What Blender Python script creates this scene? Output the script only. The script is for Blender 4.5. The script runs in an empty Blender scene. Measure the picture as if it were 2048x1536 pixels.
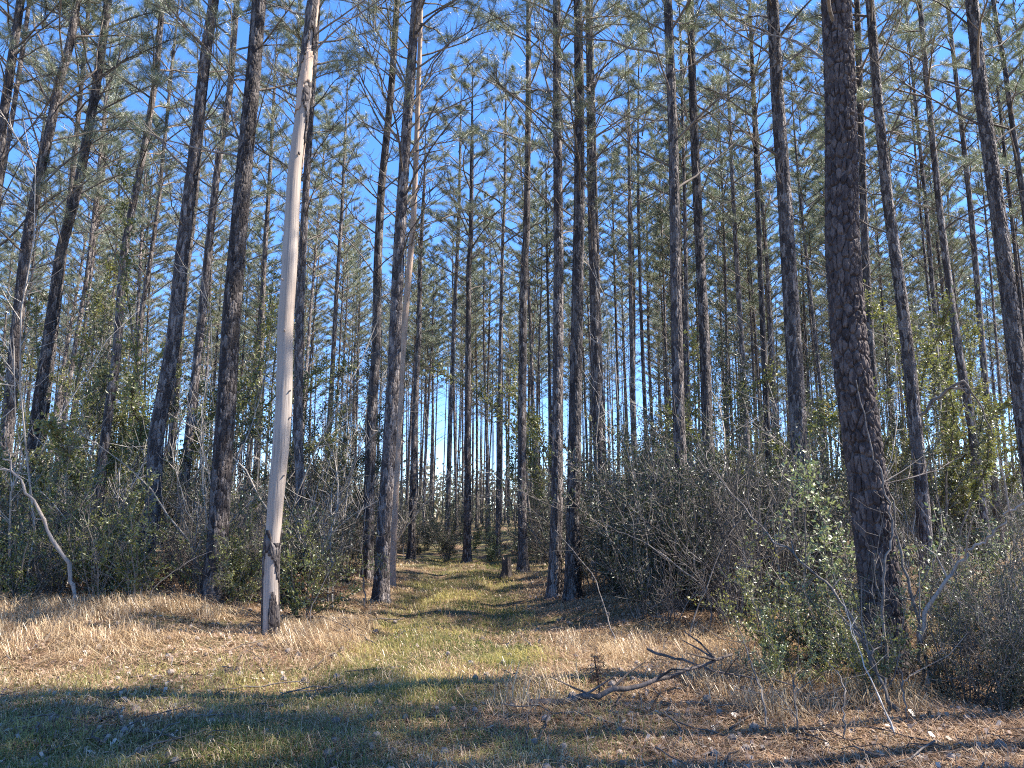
import bpy, math, random
import numpy as np
from mathutils import Vector, Matrix

# ------------------------------------------------------------------ camera, sky, sun, exposure
SC = bpy.context.scene
COL = SC.collection
R = math.radians
CAM_Z, PITCH, FPX = 1.6, R(9.5), 1518.0

cam_d = bpy.data.cameras.new("camera")
cam_d.sensor_width = 36.0
cam_d.lens = 36.0 * FPX / 2048.0
cam_d.clip_start, cam_d.clip_end = 0.05, 4000.0
cam = bpy.data.objects.new("camera", cam_d)
cam.location = (0, 0, CAM_Z)
cam.rotation_euler = (R(90) + PITCH, 0, 0)
COL.objects.link(cam)
SC.camera = cam

SUN_AZ, SUN_EL = R(5), R(47)          # azimuth counted from +X (right) towards +Y (into the wood)
world = bpy.data.worlds.new("World")
SC.world = world
world.use_nodes = True
wn = world.node_tree
bg = wn.nodes["Background"]
sky = wn.nodes.new("ShaderNodeTexSky")
sky.sky_type = 'NISHITA'
sky.sun_disc = False
sky.sun_elevation = SUN_EL
sky.sun_rotation = R(90) - SUN_AZ
sky.altitude = 2500
sky.air_density = 0.8
sky.dust_density = 0.0
sky.ozone_density = 3.5
hsv = wn.nodes.new("ShaderNodeHueSaturation")
hsv.inputs['Saturation'].default_value = 1.42
hsv.inputs['Value'].default_value = 1.5
hsv.inputs['Hue'].default_value = 0.51
gam = wn.nodes.new("ShaderNodeGamma")
gam.inputs[1].default_value = 0.7
wn.links.new(sky.outputs[0], gam.inputs[0])
wn.links.new(gam.outputs[0], hsv.inputs['Color'])
wn.links.new(hsv.outputs[0], bg.inputs[0])
bg.inputs[1].default_value = 0.15

sun_d = bpy.data.lights.new("sun", 'SUN')
sun_d.energy = 5.0
sun_d.angle = R(0.53)
sun_d.color = (1.0, 0.93, 0.82)
sun = bpy.data.objects.new("sun", sun_d)
S = Vector((math.cos(SUN_EL) * math.cos(SUN_AZ), math.cos(SUN_EL) * math.sin(SUN_AZ), math.sin(SUN_EL)))
sun.rotation_euler = S.to_track_quat('Z', 'Y').to_euler()
sun.location = (60, 20, 60)
COL.objects.link(sun)

SC.view_settings.view_transform = 'Standard'
SC.view_settings.look = 'None'
SC.view_settings.exposure = 1.72
SC.view_settings.gamma = 1.0
SC.view_settings.use_curve_mapping = False
SC.render.engine = 'CYCLES'
SC.cycles.max_bounces = 6
SC.cycles.diffuse_bounces = 3
SC.cycles.glossy_bounces = 2
SC.cycles.transmission_bounces = 4
SC.cycles.use_denoising = False
SC.cycles.sample_clamp_indirect = 4.0
SC.cycles.filter_width = 1.1

# ------------------------------------------------------------------ helpers
def at(px, py, Y):
    """World point that lies at depth Y on the sight line through a picture point (2048 x 1536)."""
    u, v = (px - 1024) / FPX, (768 - py) / FPX
    d = Vector((u, math.cos(PITCH) - v * math.sin(PITCH), math.sin(PITCH) + v * math.cos(PITCH)))
    return Vector((0, 0, CAM_Z)) + d * (Y / d.y)

def proj(p):
    x, y, z = p[0], p[1], p[2] - CAM_Z
    f = y * math.cos(PITCH) + z * math.sin(PITCH)
    up = -y * math.sin(PITCH) + z * math.cos(PITCH)
    if f < 0.1:
        return (1e6, 1e6)
    return 1024 + FPX * x / f, 768 - FPX * up / f

def vnoise(x, y, seed=0):
    rs = np.random.RandomState(seed)
    lat = rs.rand(64, 64)
    x = np.asarray(x, float); y = np.asarray(y, float)
    xi = np.floor(x).astype(int); yi = np.floor(y).astype(int)
    fx = x - xi; fy = y - yi
    fx = fx * fx * (3 - 2 * fx); fy = fy * fy * (3 - 2 * fy)
    a = lat[xi % 64, yi % 64]; b = lat[(xi + 1) % 64, yi % 64]
    c = lat[xi % 64, (yi + 1) % 64]; d = lat[(xi + 1) % 64, (yi + 1) % 64]
    return (a * (1 - fx) + b * fx) * (1 - fy) + (c * (1 - fx) + d * fx) * fy

def sstep(a, b, x):
    t = np.clip((np.asarray(x, float) - a) / (b - a), 0, 1)
    return t * t * (3 - 2 * t)

class Geo:
    """Collects triangles/quads with a material slot each."""
    def __init__(self):
        self.v, self.t, self.tm, self.q, self.qm, self.n = [], [], [], [], [], 0
    def tris(self, verts, tri, mat=0):
        self.v.append(np.asarray(verts, np.float32)); tri = np.asarray(tri, np.int32)
        self.t.append(tri + self.n); self.tm.append(np.full(len(tri), mat, np.int32)); self.n += len(verts)
    def quads(self, verts, quad, mat=0):
        self.v.append(np.asarray(verts, np.float32)); quad = np.asarray(quad, np.int32)
        self.q.append(quad + self.n); self.qm.append(np.full(len(quad), mat, np.int32)); self.n += len(verts)
    def tube(self, pts, radii, sides=5, mat=0, cap=False):
        P = np.asarray(pts, float); r = np.asarray(radii, float); n = len(P)
        T = np.gradient(P, axis=0); T /= np.linalg.norm(T, axis=1)[:, None] + 1e-9
        ref = np.array([0, 0, 1.0]) if abs(T[:, 2]).mean() < 0.8 else np.array([1.0, 0, 0])
        A = np.cross(T, ref); A /= np.linalg.norm(A, axis=1)[:, None] + 1e-9
        B = np.cross(T, A)
        th = np.arange(sides) * 2 * math.pi / sides
        V = P[:, None, :] + r[:, None, None] * (A[:, None, :] * np.cos(th)[None, :, None] + B[:, None, :] * np.sin(th)[None, :, None])
        i = np.arange(n - 1)[:, None] * sides; j = np.arange(sides)[None, :]; j2 = (j + 1) % sides
        q = np.stack([i + j, i + j2, i + sides + j2, i + sides + j], -1).reshape(-1, 4)
        self.quads(V.reshape(-1, 3), q, mat)
        if cap:
            c = len(V) * sides
            self.tris(np.vstack([V[-1], P[-1][None]]), [[k, (k + 1) % sides, sides] for k in range(sides)], mat)
    def mesh(self, name, mats, smooth=True):
        me = bpy.data.meshes.new(name)
        V = np.concatenate(self.v) if self.v else np.zeros((0, 3), np.float32)
        t = np.concatenate(self.t) if self.t else np.zeros((0, 3), np.int32)
        q = np.concatenate(self.q) if self.q else np.zeros((0, 4), np.int32)
        me.vertices.add(len(V)); me.vertices.foreach_set("co", V.ravel())
        loops = np.concatenate([t.ravel(), q.ravel()]).astype(np.int32)
        me.loops.add(len(loops)); me.loops.foreach_set("vertex_index", loops)
        npoly = len(t) + len(q)
        st = np.concatenate([np.arange(len(t)) * 3, len(t) * 3 + np.arange(len(q)) * 4]).astype(np.int32)
        me.polygons.add(npoly); me.polygons.foreach_set("loop_start", st)
        mi = np.concatenate([np.concatenate(self.tm) if self.tm else np.zeros(0, np.int32),
                             np.concatenate(self.qm) if self.qm else np.zeros(0, np.int32)]).astype(np.int32)
        for m in mats: me.materials.append(m)
        me.polygons.foreach_set("material_index", mi)
        me.polygons.foreach_set("use_smooth", np.full(npoly, smooth))
        me.update(calc_edges=True)
        return me

def obj(name, me, parent=None, loc=(0, 0, 0)):
    o = bpy.data.objects.new(name, me); COL.objects.link(o)
    o.location = loc
    if parent is not None: o.parent = parent
    return o

def tag(o, label=None, cat=None, group=None, kind=None):
    if label: o['label'] = label
    if cat: o['category'] = cat
    if group: o['group'] = group
    if kind: o['kind'] = kind
    return o

def empty(name, loc=(0, 0, 0), rz=0.0):
    o = bpy.data.objects.new(name, None); COL.objects.link(o)
    o.location = loc; o.rotation_euler = (0, 0, rz); o.empty_display_size = 0.2
    return o

def copy_tree(src, parent=None):
    c = src.copy(); COL.objects.link(c)
    if parent is not None: c.parent = parent
    for ch in CHILD.get(src.name, ()):
        copy_tree(ch, c)
    return c
CHILD = {}
def reg(parent, child):
    CHILD.setdefault(parent.name, []).append(child)

# ------------------------------------------------------------------ materials
def nt(name):
    m = bpy.data.materials.new(name); m.use_nodes = True
    t = m.node_tree; t.nodes.clear()
    out = t.nodes.new("ShaderNodeOutputMaterial")
    return m, t, out

def node(t, kind, **kw):
    n = t.nodes.new(kind)
    for k, v in kw.items():
        if k in n.inputs: n.inputs[k].default_value = v
        else: setattr(n, k, v)
    return n

def ramp(t, fac, stops):
    r = t.nodes.new("ShaderNodeValToRGB")
    cr = r.color_ramp
    while len(cr.elements) < len(stops): cr.elements.new(0.5)
    for e, (p, c) in zip(cr.elements, stops):
        e.position = p; e.color = (*c, 1)
    t.links.new(fac, r.inputs[0])
    return r

def bark_material(name, stops, patch, sx=26.0, sz=7.0, bump=0.5, dist=0.02):
    m, t, out = nt(name); L = t.links.new
    tc = node(t, "ShaderNodeTexCoord"); oi = node(t, "ShaderNodeObjectInfo")
    off = node(t, "ShaderNodeVectorMath", operation='SCALE'); L(oi.outputs['Random'], off.inputs['Scale']); off.inputs[0].default_value = (37, 11, 53)
    add = node(t, "ShaderNodeVectorMath", operation='ADD'); L(tc.outputs['Object'], add.inputs[0]); L(off.outputs[0], add.inputs[1])
    mp = node(t, "ShaderNodeMapping"); mp.inputs['Scale'].default_value = (sx, sx, sz); L(add.outputs[0], mp.inputs[0])
    dn = node(t, "ShaderNodeTexNoise", Scale=2.0, Detail=3.0); L(mp.outputs[0], dn.inputs['Vector'])
    mixv = node(t, "ShaderNodeMixRGB"); mixv.inputs[0].default_value = 0.25; L(mp.outputs[0], mixv.inputs[1]); L(dn.outputs['Color'], mixv.inputs[2])
    vo = node(t, "ShaderNodeTexVoronoi", feature='DISTANCE_TO_EDGE', Scale=1.0); L(mixv.outputs[0], vo.inputs['Vector'])
    vc = node(t, "ShaderNodeTexVoronoi", feature='F1', Scale=1.0); L(mixv.outputs[0], vc.inputs['Vector'])
    n1 = node(t, "ShaderNodeTexNoise", Scale=60.0, Detail=5.0, Roughness=0.7); L(add.outputs[0], n1.inputs['Vector'])
    n2 = node(t, "ShaderNodeTexNoise", Scale=1.7, Detail=4.0); L(add.outputs[0], n2.inputs['Vector'])
    sep = node(t, "ShaderNodeSeparateColor"); L(vc.outputs['Color'], sep.inputs[0])
    avg = node(t, "ShaderNodeMath", operation='MULTIPLY_ADD'); L(n1.outputs[0], avg.inputs[0]); avg.inputs[1].default_value = 0.6
    hal = node(t, "ShaderNodeMath", operation='MULTIPLY'); L(sep.outputs[0], hal.inputs[0]); hal.inputs[1].default_value = 0.45
    L(hal.outputs[0], avg.inputs[2])
    col = ramp(t, avg.outputs[0], stops)
    pr = ramp(t, n2.outputs[0], [(0.55, (0, 0, 0)), (0.72, (1, 1, 1))])
    mix = node(t, "ShaderNodeMixRGB"); L(pr.outputs[0], mix.inputs[0]); L(col.outputs[0], mix.inputs[1]); mix.inputs[2].default_value = (*patch, 1)
    hv = node(t, "ShaderNodeHueSaturation"); L(mix.outputs[0], hv.inputs['Color'])
    vr = node(t, "ShaderNodeMapRange"); L(oi.outputs['Random'], vr.inputs[0]); vr.inputs[3].default_value = 0.65; vr.inputs[4].default_value = 1.35
    L(vr.outputs[0], hv.inputs['Value'])
    cl = node(t, "ShaderNodeMapRange"); L(vo.outputs['Distance'], cl.inputs[0]); cl.inputs[1].default_value = 0.0; cl.inputs[2].default_value = 0.22
    hs = node(t, "ShaderNodeMath", operation='MULTIPLY_ADD'); L(n1.outputs[0], hs.inputs[0]); hs.inputs[1].default_value = 0.45; L(cl.outputs[0], hs.inputs[2])
    bp = node(t, "ShaderNodeBump", Strength=bump, Distance=dist); L(hs.outputs[0], bp.inputs['Height'])
    p = node(t, "ShaderNodeBsdfPrincipled", Roughness=0.85); p.inputs['Specular IOR Level'].default_value = 0.25
    L(hv.outputs[0], p.inputs['Base Color']); L(bp.outputs[0], p.inputs['Normal']); L(p.outputs[0], out.inputs[0])
    return m

def leaf_material(name, stops, translucency=0.35, gloss=0.06, rough=0.4, objvar=0.15, noise_patch=None):
    m, t, out = nt(name); L = t.links.new
    g = node(t, "ShaderNodeNewGeometry"); oi = node(t, "ShaderNodeObjectInfo")
    mixr = node(t, "ShaderNodeMath", operation='MULTIPLY_ADD'); L(g.outputs['Random Per Island'], mixr.inputs[0]); mixr.inputs[1].default_value = 1 - objvar
    m2 = node(t, "ShaderNodeMath", operation='MULTIPLY'); L(oi.outputs['Random'], m2.inputs[0]); m2.inputs[1].default_value = objvar
    L(m2.outputs[0], mixr.inputs[2])
    col = ramp(t, mixr.outputs[0], stops)
    cout = col.outputs[0]
    if noise_patch:
        sc, c2 = noise_patch
        tc = node(t, "ShaderNodeTexCoord"); n = node(t, "ShaderNodeTexNoise", Scale=sc, Detail=3.0); L(tc.outputs['Object'], n.inputs['Vector'])
        rr = ramp(t, n.outputs[0], [(0.45, (0, 0, 0)), (0.62, (1, 1, 1))])
        mx = node(t, "ShaderNodeMixRGB"); L(rr.outputs[0], mx.inputs[0]); L(cout, mx.inputs[1]); mx.inputs[2].default_value = (*c2, 1)
        cout = mx.outputs[0]
    d = node(t, "ShaderNodeBsdfDiffuse"); tr = node(t, "ShaderNodeBsdfTranslucent"); gl = node(t, "ShaderNodeBsdfGlossy", Roughness=rough)
    L(cout, d.inputs[0]); L(cout, tr.inputs[0]); gl.inputs[0].default_value = (0.9, 0.9, 0.9, 1)
    a = node(t, "ShaderNodeMixShader"); a.inputs[0].default_value = translucency; L(d.outputs[0], a.inputs[1]); L(tr.outputs[0], a.inputs[2])
    b = node(t, "ShaderNodeMixShader"); b.inputs[0].default_value = gloss; L(a.outputs[0], b.inputs[1]); L(gl.outputs[0], b.inputs[2])
    L(b.outputs[0], out.inputs[0])
    return m

BARK = bark_material("pine_bark", [(0.2, (0.033, 0.027, 0.027)), (0.5, (0.08, 0.065, 0.063)), (0.75, (0.27, 0.235, 0.22))], (0.125, 0.108, 0.104), sx=30, sz=9, bump=0.9, dist=0.025)
BARK_BIG = bark_material("plated_bark", [(0.15, (0.034, 0.026, 0.026)), (0.5, (0.085, 0.063, 0.06)), (0.8, (0.21, 0.165, 0.15))], (0.115, 0.09, 0.084), sx=34, sz=12, bump=0.5, dist=0.008)
LIMB = bark_material("limb_bark", [(0.2, (0.07, 0.055, 0.045)), (0.7, (0.19, 0.155, 0.13))], (0.22, 0.185, 0.16), sx=30, sz=30, bump=0.2, dist=0.006)
PALEBARK = bark_material("tan_bark", [(0.15, (0.30, 0.20, 0.145)), (0.6, (0.46, 0.34, 0.26))], (0.42, 0.31, 0.25), sx=30, sz=6, bump=0.25, dist=0.01)
TWIG = bark_material("twig_bark", [(0.2, (0.05, 0.041, 0.036)), (0.7, (0.17, 0.145, 0.125))], (0.25, 0.22, 0.195), sx=30, sz=30, bump=0.15, dist=0.004)
PALETWIG = bark_material("pale_sapling_bark", [(0.2, (0.17, 0.145, 0.125)), (0.7, (0.40, 0.36, 0.32))], (0.36, 0.32, 0.28), sx=30, sz=30, bump=0.2, dist=0.004)
DARKWOOD = bark_material("dark_wood", [(0.2, (0.035, 0.028, 0.024)), (0.7, (0.10, 0.08, 0.07))], (0.12, 0.10, 0.09), sx=30, sz=12, bump=0.4, dist=0.01)
NEEDLE = leaf_material("pine_needles", [(0.0, (0.08, 0.112, 0.048)), (0.45, (0.125, 0.16, 0.066)), (0.82, (0.19, 0.205, 0.088)), (0.98, (0.27, 0.21, 0.115))], 0.42, 0.15, 0.5, objvar=0.3)
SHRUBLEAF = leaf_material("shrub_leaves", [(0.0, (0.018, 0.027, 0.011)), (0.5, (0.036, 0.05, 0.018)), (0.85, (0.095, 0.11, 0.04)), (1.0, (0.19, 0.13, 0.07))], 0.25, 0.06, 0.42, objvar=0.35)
YELLOWLEAF = leaf_material("olive_leaves", [(0.0, (0.09, 0.115, 0.028)), (0.5, (0.18, 0.195, 0.045)), (0.9, (0.24, 0.22, 0.06)), (1.0, (0.30, 0.18, 0.07))], 0.45, 0.07, 0.45, objvar=0.3)
GREENLEAF = leaf_material("light_green_leaves", [(0.0, (0.13, 0.17, 0.06)), (0.6, (0.22, 0.26, 0.095)), (1.0, (0.32, 0.31, 0.15))], 0.35, 0.08, 0.45, objvar=0.2)
RUSTLEAF = leaf_material("rust_leaves", [(0.0, (0.15, 0.07, 0.035)), (1.0, (0.30, 0.16, 0.08))], 0.35, 0.05)
GREEN = leaf_material("green_grass_blades", [(0.0, (0.058, 0.09, 0.018)), (0.45, (0.125, 0.155, 0.034)), (0.75, (0.28, 0.25, 0.09)), (1.0, (0.45, 0.35, 0.17))], 0.4, 0.03, 0.4, 0.0, (0.9, (0.42, 0.36, 0.12)))
STRAW = leaf_material("straw_blades", [(0.0, (0.22, 0.135, 0.075)), (0.5, (0.44, 0.30, 0.165)), (0.85, (0.62, 0.47, 0.28)), (1.0, (0.72, 0.60, 0.40))], 0.3, 0.04, 0.4, 0.0)
LITTER = leaf_material("fallen_needles", [(0.0, (0.15, 0.085, 0.05)), (0.5, (0.29, 0.18, 0.11)), (0.9, (0.44, 0.30, 0.19)), (1.0, (0.5, 0.4, 0.28))], 0.1, 0.03, 0.4, 0.0)
DEADLEAF = leaf_material("dead_leaves", [(0.0, (0.13, 0.085, 0.06)), (0.6, (0.30, 0.20, 0.13)), (1.0, (0.46, 0.38, 0.30))], 0.15, 0.08, 0.4, 0.0)
FARLEAF = leaf_material("far_wood_leaves", [(0.0, (0.075, 0.085, 0.045)), (0.6, (0.13, 0.13, 0.075)), (1.0, (0.22, 0.18, 0.12))], 0.3, 0.05, 0.4, 0.0)

def wood_material():
    m, t, out = nt("bare_weathered_wood"); L = t.links.new
    tc = node(t, "ShaderNodeTexCoord")
    mp = node(t, "ShaderNodeMapping"); mp.inputs['Scale'].default_value = (30, 30, 1.2); L(tc.outputs['Object'], mp.inputs[0])
    n1 = node(t, "ShaderNodeTexNoise", Scale=1.5, Detail=6.0, Roughness=0.6); L(mp.outputs[0], n1.inputs['Vector'])
    n2 = node(t, "ShaderNodeTexNoise", Scale=0.55, Detail=3.0); L(tc.outputs['Object'], n2.inputs['Vector'])
    c1 = ramp(t, n1.outputs[0], [(0.3, (0.15, 0.12, 0.10)), (0.48, (0.29, 0.24, 0.205)), (0.75, (0.39, 0.335, 0.29))])
    c2 = ramp(t, n2.outputs[0], [(0.45, (0, 0, 0)), (0.62, (1, 1, 1))])
    mx = node(t, "ShaderNodeMixRGB"); L(c2.outputs[0], mx.inputs[0]); L(c1.outputs[0], mx.inputs[1]); mx.inputs[2].default_value = (0.31, 0.24, 0.19, 1)
    bp = node(t, "ShaderNodeBump", Strength=0.6, Distance=0.012); L(n1.outputs[0], bp.inputs['Height'])
    p = node(t, "ShaderNodeBsdfPrincipled", Roughness=0.65); L(mx.outputs[0], p.inputs['Base Color']); L(bp.outputs[0], p.inputs['Normal'])
    L(p.outputs[0], out.inputs[0])
    return m
BAREWOOD = wood_material()

def ground_material():
    m, t, out = nt("forest_floor"); L = t.links.new
    tc = node(t, "ShaderNodeTexCoord")
    n1 = node(t, "ShaderNodeTexNoise", Scale=0.7, Detail=6.0, Roughness=0.65); L(tc.outputs['Object'], n1.inputs['Vector'])
    n2 = node(t, "ShaderNodeTexNoise", Scale=35.0, Detail=6.0, Roughness=0.75); L(tc.outputs['Object'], n2.inputs['Vector'])
    n3 = node(t, "ShaderNodeTexNoise", Scale=6.0, Detail=4.0); L(tc.outputs['Object'], n3.inputs['Vector'])
    c1 = ramp(t, n2.outputs[0], [(0.25, (0.075, 0.05, 0.033)), (0.5, (0.20, 0.13, 0.085)), (0.75, (0.36, 0.26, 0.175))])
    c2 = ramp(t, n2.outputs[0], [(0.25, (0.05, 0.055, 0.025)), (0.5, (0.13, 0.125, 0.055)), (0.75, (0.28, 0.23, 0.12))])
    f = ramp(t, n1.outputs[0], [(0.42, (0, 0, 0)), (0.58, (1, 1, 1))])
    mx = node(t, "ShaderNodeMixRGB"); L(f.outputs[0], mx.inputs[0]); L(c1.outputs[0], mx.inputs[1]); L(c2.outputs[0], mx.inputs[2])
    s = node(t, "ShaderNodeMath", operation='ADD'); L(n2.outputs[0], s.inputs[0]); L(n3.outputs[0], s.inputs[1])
    bp = node(t, "ShaderNodeBump", Strength=0.8, Distance=0.04); L(s.outputs[0], bp.inputs['Height'])
    p = node(t, "ShaderNodeBsdfPrincipled", Roughness=0.95); p.inputs['Specular IOR Level'].default_value = 0.1
    L(mx.outputs[0], p.inputs['Base Color']); L(bp.outputs[0], p.inputs['Normal']); L(p.outputs[0], out.inputs[0])
    return m
GROUND = ground_material()

# ------------------------------------------------------------------ ground
def path_x(y):
    y = np.asarray(y, float)
    return -0.75 - 0.028 * np.clip(y - 6, 0, 100) - 0.02 * np.clip(y - 20, 0, 100) ** 1.6
def path_half(y):
    y = np.asarray(y, float)
    return 1.15 + 6.0 * (1 - sstep(4.5, 9.0, y))
def ground_z(x, y):
    x = np.asarray(x, float); y = np.asarray(y, float)
    dx = x - path_x(y)
    bank = 0.32 * sstep(1.0, 4.5, np.abs(dx)) * sstep(7.5, 12, y) * (1 - sstep(60, 120, y))
    ruts = -0.07 * (np.exp(-((dx - 0.72) / 0.25) ** 2) + np.exp(-((dx + 0.72) / 0.25) ** 2)) * sstep(7, 10, y) * (1 - sstep(26, 32, y))
    wav = (0.05 * np.sin(y * 2.6 + 0.5 * x) * sstep(9, 11, y) * (1 - sstep(24, 30, y))) * np.exp(-(dx / 2.0) ** 2)
    n = 0.14 * (vnoise(x * 0.55, y * 0.55, 3) - 0.5) + 0.06 * (vnoise(x * 2.1, y * 2.1, 4) - 0.5)
    rise = 0.004 * np.clip(y - 20, 0, 70)
    return bank + ruts + wav + n + rise

def build_ground():
    xs = np.concatenate([[-1500, -700, -300, -150, -90], np.arange(-60, -16, 1.0), np.arange(-16, 16, 0.16), np.arange(16, 61, 1.0), [90, 150, 300, 700, 1500]])
    ys = np.concatenate([[-600, -200, -80, -30, -10, -4, 0, 2], np.arange(3, 30, 0.14), np.arange(30, 90, 1.0), [95, 120, 160, 220, 400, 800, 1800]])
    X, Y = np.meshgrid(xs, ys)
    Z = ground_z(X, Y)
    V = np.stack([X, Y, Z], -1).reshape(-1, 3)
    nx, ny = len(xs), len(ys)
    i = (np.arange(ny - 1)[:, None] * nx + np.arange(nx - 1)[None, :]).ravel()
    g = Geo(); g.quads(V, np.stack([i, i + 1, i + nx + 1, i + nx], -1))
    o = obj("ground", g.mesh("ground", [GROUND])); o['kind'] = 'structure'
build_ground()

# ------------------------------------------------------------------ plant geometry
def unit(v):
    return v / (np.linalg.norm(v, axis=-1, keepdims=True) + 1e-9)

def needles(g, pos, dirs, rng, n=16, length=0.19, width=0.011, mat=1, spread=0.85):
    """A brush of n thin needles round every twig end."""
    pos = np.repeat(np.asarray(pos, float), n, 0); d = np.repeat(unit(np.asarray(dirs, float)), n, 0)
    m = len(pos)
    nd = unit(d * 0.55 + unit(rng.normal(size=(m, 3))) * spread + np.array([0, 0, 0.10]))
    base = pos - d * rng.rand(m, 1) * 0.13
    L = length * (0.7 + 0.5 * rng.rand(m, 1))
    tip = base + nd * L; tip[:, 2] -= 0.12 * L[:, 0]
    side = unit(np.cross(nd, rng.normal(size=(m, 3)))) * width * 0.5
    V = np.stack([base - side, base + side, tip], 1).reshape(-1, 3)
    g.tris(V, np.arange(m * 3).reshape(-1, 3), mat)

def leaves(g, pos, dirs, rng, length=0.045, width=0.02, mat=1):
    pos = np.asarray(pos, float); m = len(pos)
    nd = unit(np.asarray(dirs, float) * 0.6 + unit(rng.normal(size=(m, 3))))
    L = length * (0.6 + 0.7 * rng.rand(m, 1))
    side = unit(np.cross(nd, rng.normal(size=(m, 3)))) * width * (0.35 + 0.35 * rng.rand(m, 1))
    nrm = np.cross(nd, side)
    mid = pos + nd * L * 0.5 + nrm * 0.25
    V = np.stack([pos, mid - side, pos + nd * L, mid + side], 1).reshape(-1, 3)
    g.quads(V, np.arange(m * 4).reshape(-1, 4), mat)

def branch_skeleton(rng, L, up0=0.9, up1=0.35, dead=False, r0=0.022):
    """One pine limb growing along +X: tubes and the places where needle brushes sit."""
    n = 8; tubes, tp, td = [], [], []
    p = np.zeros(3); pts = [p.copy()]; yaw = 0.0
    kink = rng.normal(0, 0.12, n)
    for k in range(n):
        t = k / (n - 1)
        el = up0 * (1 - t) + up1 * t + rng.normal(0, 0.07); yaw += kink[k]
        p = p + np.array([math.cos(el) * math.cos(yaw), math.cos(el) * math.sin(yaw), math.sin(el)]) * L / n
        pts.append(p.copy())
    pts = np.array(pts); rad = r0 * np.linspace(1, 0.22, len(pts))
    tubes.append((pts, rad))
    ntw = int((4 if dead else 8) + L * 2.2)
    for k in range(ntw):
        t = rng.uniform(0.25 if not dead else 0.15, 0.98)
        f = t * n; i = min(int(f), n - 1); b = pts[i] + (pts[i + 1] - pts[i]) * (f - i)
        d = unit(pts[i + 1] - pts[i])
        s = 1 if k % 2 else -1
        side = unit(np.cross(d, [0, 0, 1.0])) * s
        td0 = unit(d * 0.8 + side * rng.uniform(0.5, 1.1) + np.array([0, 0, rng.uniform(-0.1, 0.55)]))
        l = L * rng.uniform(0.16, 0.34) * (1.15 - 0.6 * t)
        q = [b, b + td0 * l * 0.5, b + unit(td0 + np.array([0, 0, 0.25])) * l]
        tubes.append((np.array(q), np.array([0.007, 0.005, 0.003]) * (0.8 + L * 0.15)))
        if not dead:
            for u in (0.55, 0.8, 1.0):
                if rng.rand() < 0.85:
                    tp.append(b + (q[-1] - b) * u); td.append(td0)
    if not dead:
        for u in (0.75, 0.86, 0.94, 1.0):
            f = u * n; i = min(int(f), n - 1)
            tp.append(pts[i] + (pts[i + 1] - pts[i]) * (f - i)); td.append(unit(pts[i + 1] - pts[i]))
    return tubes, np.array(tp).reshape(-1, 3), np.array(td).reshape(-1, 3)

def rotz(v, a):
    c, s = math.cos(a), math.sin(a)
    v = np.asarray(v, float)
    return np.stack([v[..., 0] * c - v[..., 1] * s, v[..., 0] * s + v[..., 1] * c, v[..., 2]], -1)

def crown_geo(g, rng, z0, z1, nbr, Lmax, nn, nlen, nwid, zdead=None, rtrunk=lambda z: 0.05, ndead=10, bias=None):
    """Whorled limbs between z0 and z1, dead bare ones below down to zdead."""
    az = rng.uniform(0, 6.28)
    TP, TD = [], []
    for k in range(nbr):
        t = (k + rng.uniform(-.4, .4)) / nbr; t = min(max(t, 0), 1)
        z = z0 + (z1 - z0) * t
        L = Lmax * (0.28 + 0.72 * (1 - t) ** 0.8) * rng.uniform(0.65, 1.1) * (0.75 + 0.25 * min(1, t * 6))
        az += 2.4 + rng.normal(0, 0.35)
        tubes, tp, td = branch_skeleton(rng, L, 0.55 + 0.5 * t, 0.25 + 0.5 * t, False, 0.012 + 0.008 * L)
        o = np.array([0, 0, z])
        for P, r in tubes: g.tube(rotz(P, az) + o, r, 4 if len(P) > 3 else 3, 0)
        TP.append(rotz(tp, az) + o); TD.append(rotz(td, az))
    needles(g, np.vstack(TP), np.vstack(TD), rng, nn, nlen, nwid, 1)
    if zdead is not None:
        for k in range(ndead):
            z = zdead + (z0 - zdead) * (k + rng.rand()) / ndead
            tubes, _, _ = branch_skeleton(rng, rng.uniform(0.5, 2.2), rng.uniform(0.2, 0.9), rng.uniform(0.1, 0.7), True, 0.012)
            a = rng.uniform(0, 6.28)
            for P, r in tubes: g.tube(rotz(P, a) + np.array([0, 0, z]), r, 3, 0)

def trunk_radius(z, H, r0):
    z = np.clip(np.asarray(z, float), 0, H)
    return r0 * (1 - 0.62 * (z / H) ** 1.1) * np.where(z > 0.8 * H, 1 - 0.85 * (z - 0.8 * H) / (0.2 * H), 1) * (1 + 0.5 * np.exp(-z / 0.28))

# ------------------------------------------------------------------ the pines that stand nearest, one by one
def cells(th_n, z, circ, cw, ch, seed):
    """Irregular bark plates on an unrolled trunk: distance to the joint (0..1)."""
    nu = max(6, int(round(circ / cw)))
    U = (np.arange(th_n) / th_n * nu)[None, :] + 0 * z[:, None]
    Vv = (z / ch)[:, None] + 0 * U
    U = U + 0.35 * (vnoise(U * 0.9, Vv * 0.7, seed + 7) - 0.5)
    rs = np.random.RandomState(seed); J = rs.rand(nu, 257, 2)
    ui = np.floor(U).astype(int); vi = np.floor(Vv).astype(int)
    f1 = np.full(U.shape, 9.0); f2 = np.full(U.shape, 9.0)
    for du in (-1, 0, 1):
        for dv in (-1, 0, 1):
            a, b = ui + du, vi + dv
            j = J[a % nu, b % 257]
            d = np.hypot(a + 0.15 + 0.7 * j[..., 0] - U, b + j[..., 1] - Vv)
            n = d < f1
            f2 = np.where(n, f1, np.minimum(f2, d)); f1 = np.where(n, d, f1)
    return np.clip((f2 - f1) / 0.24, 0, 1) ** 0.7

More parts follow.
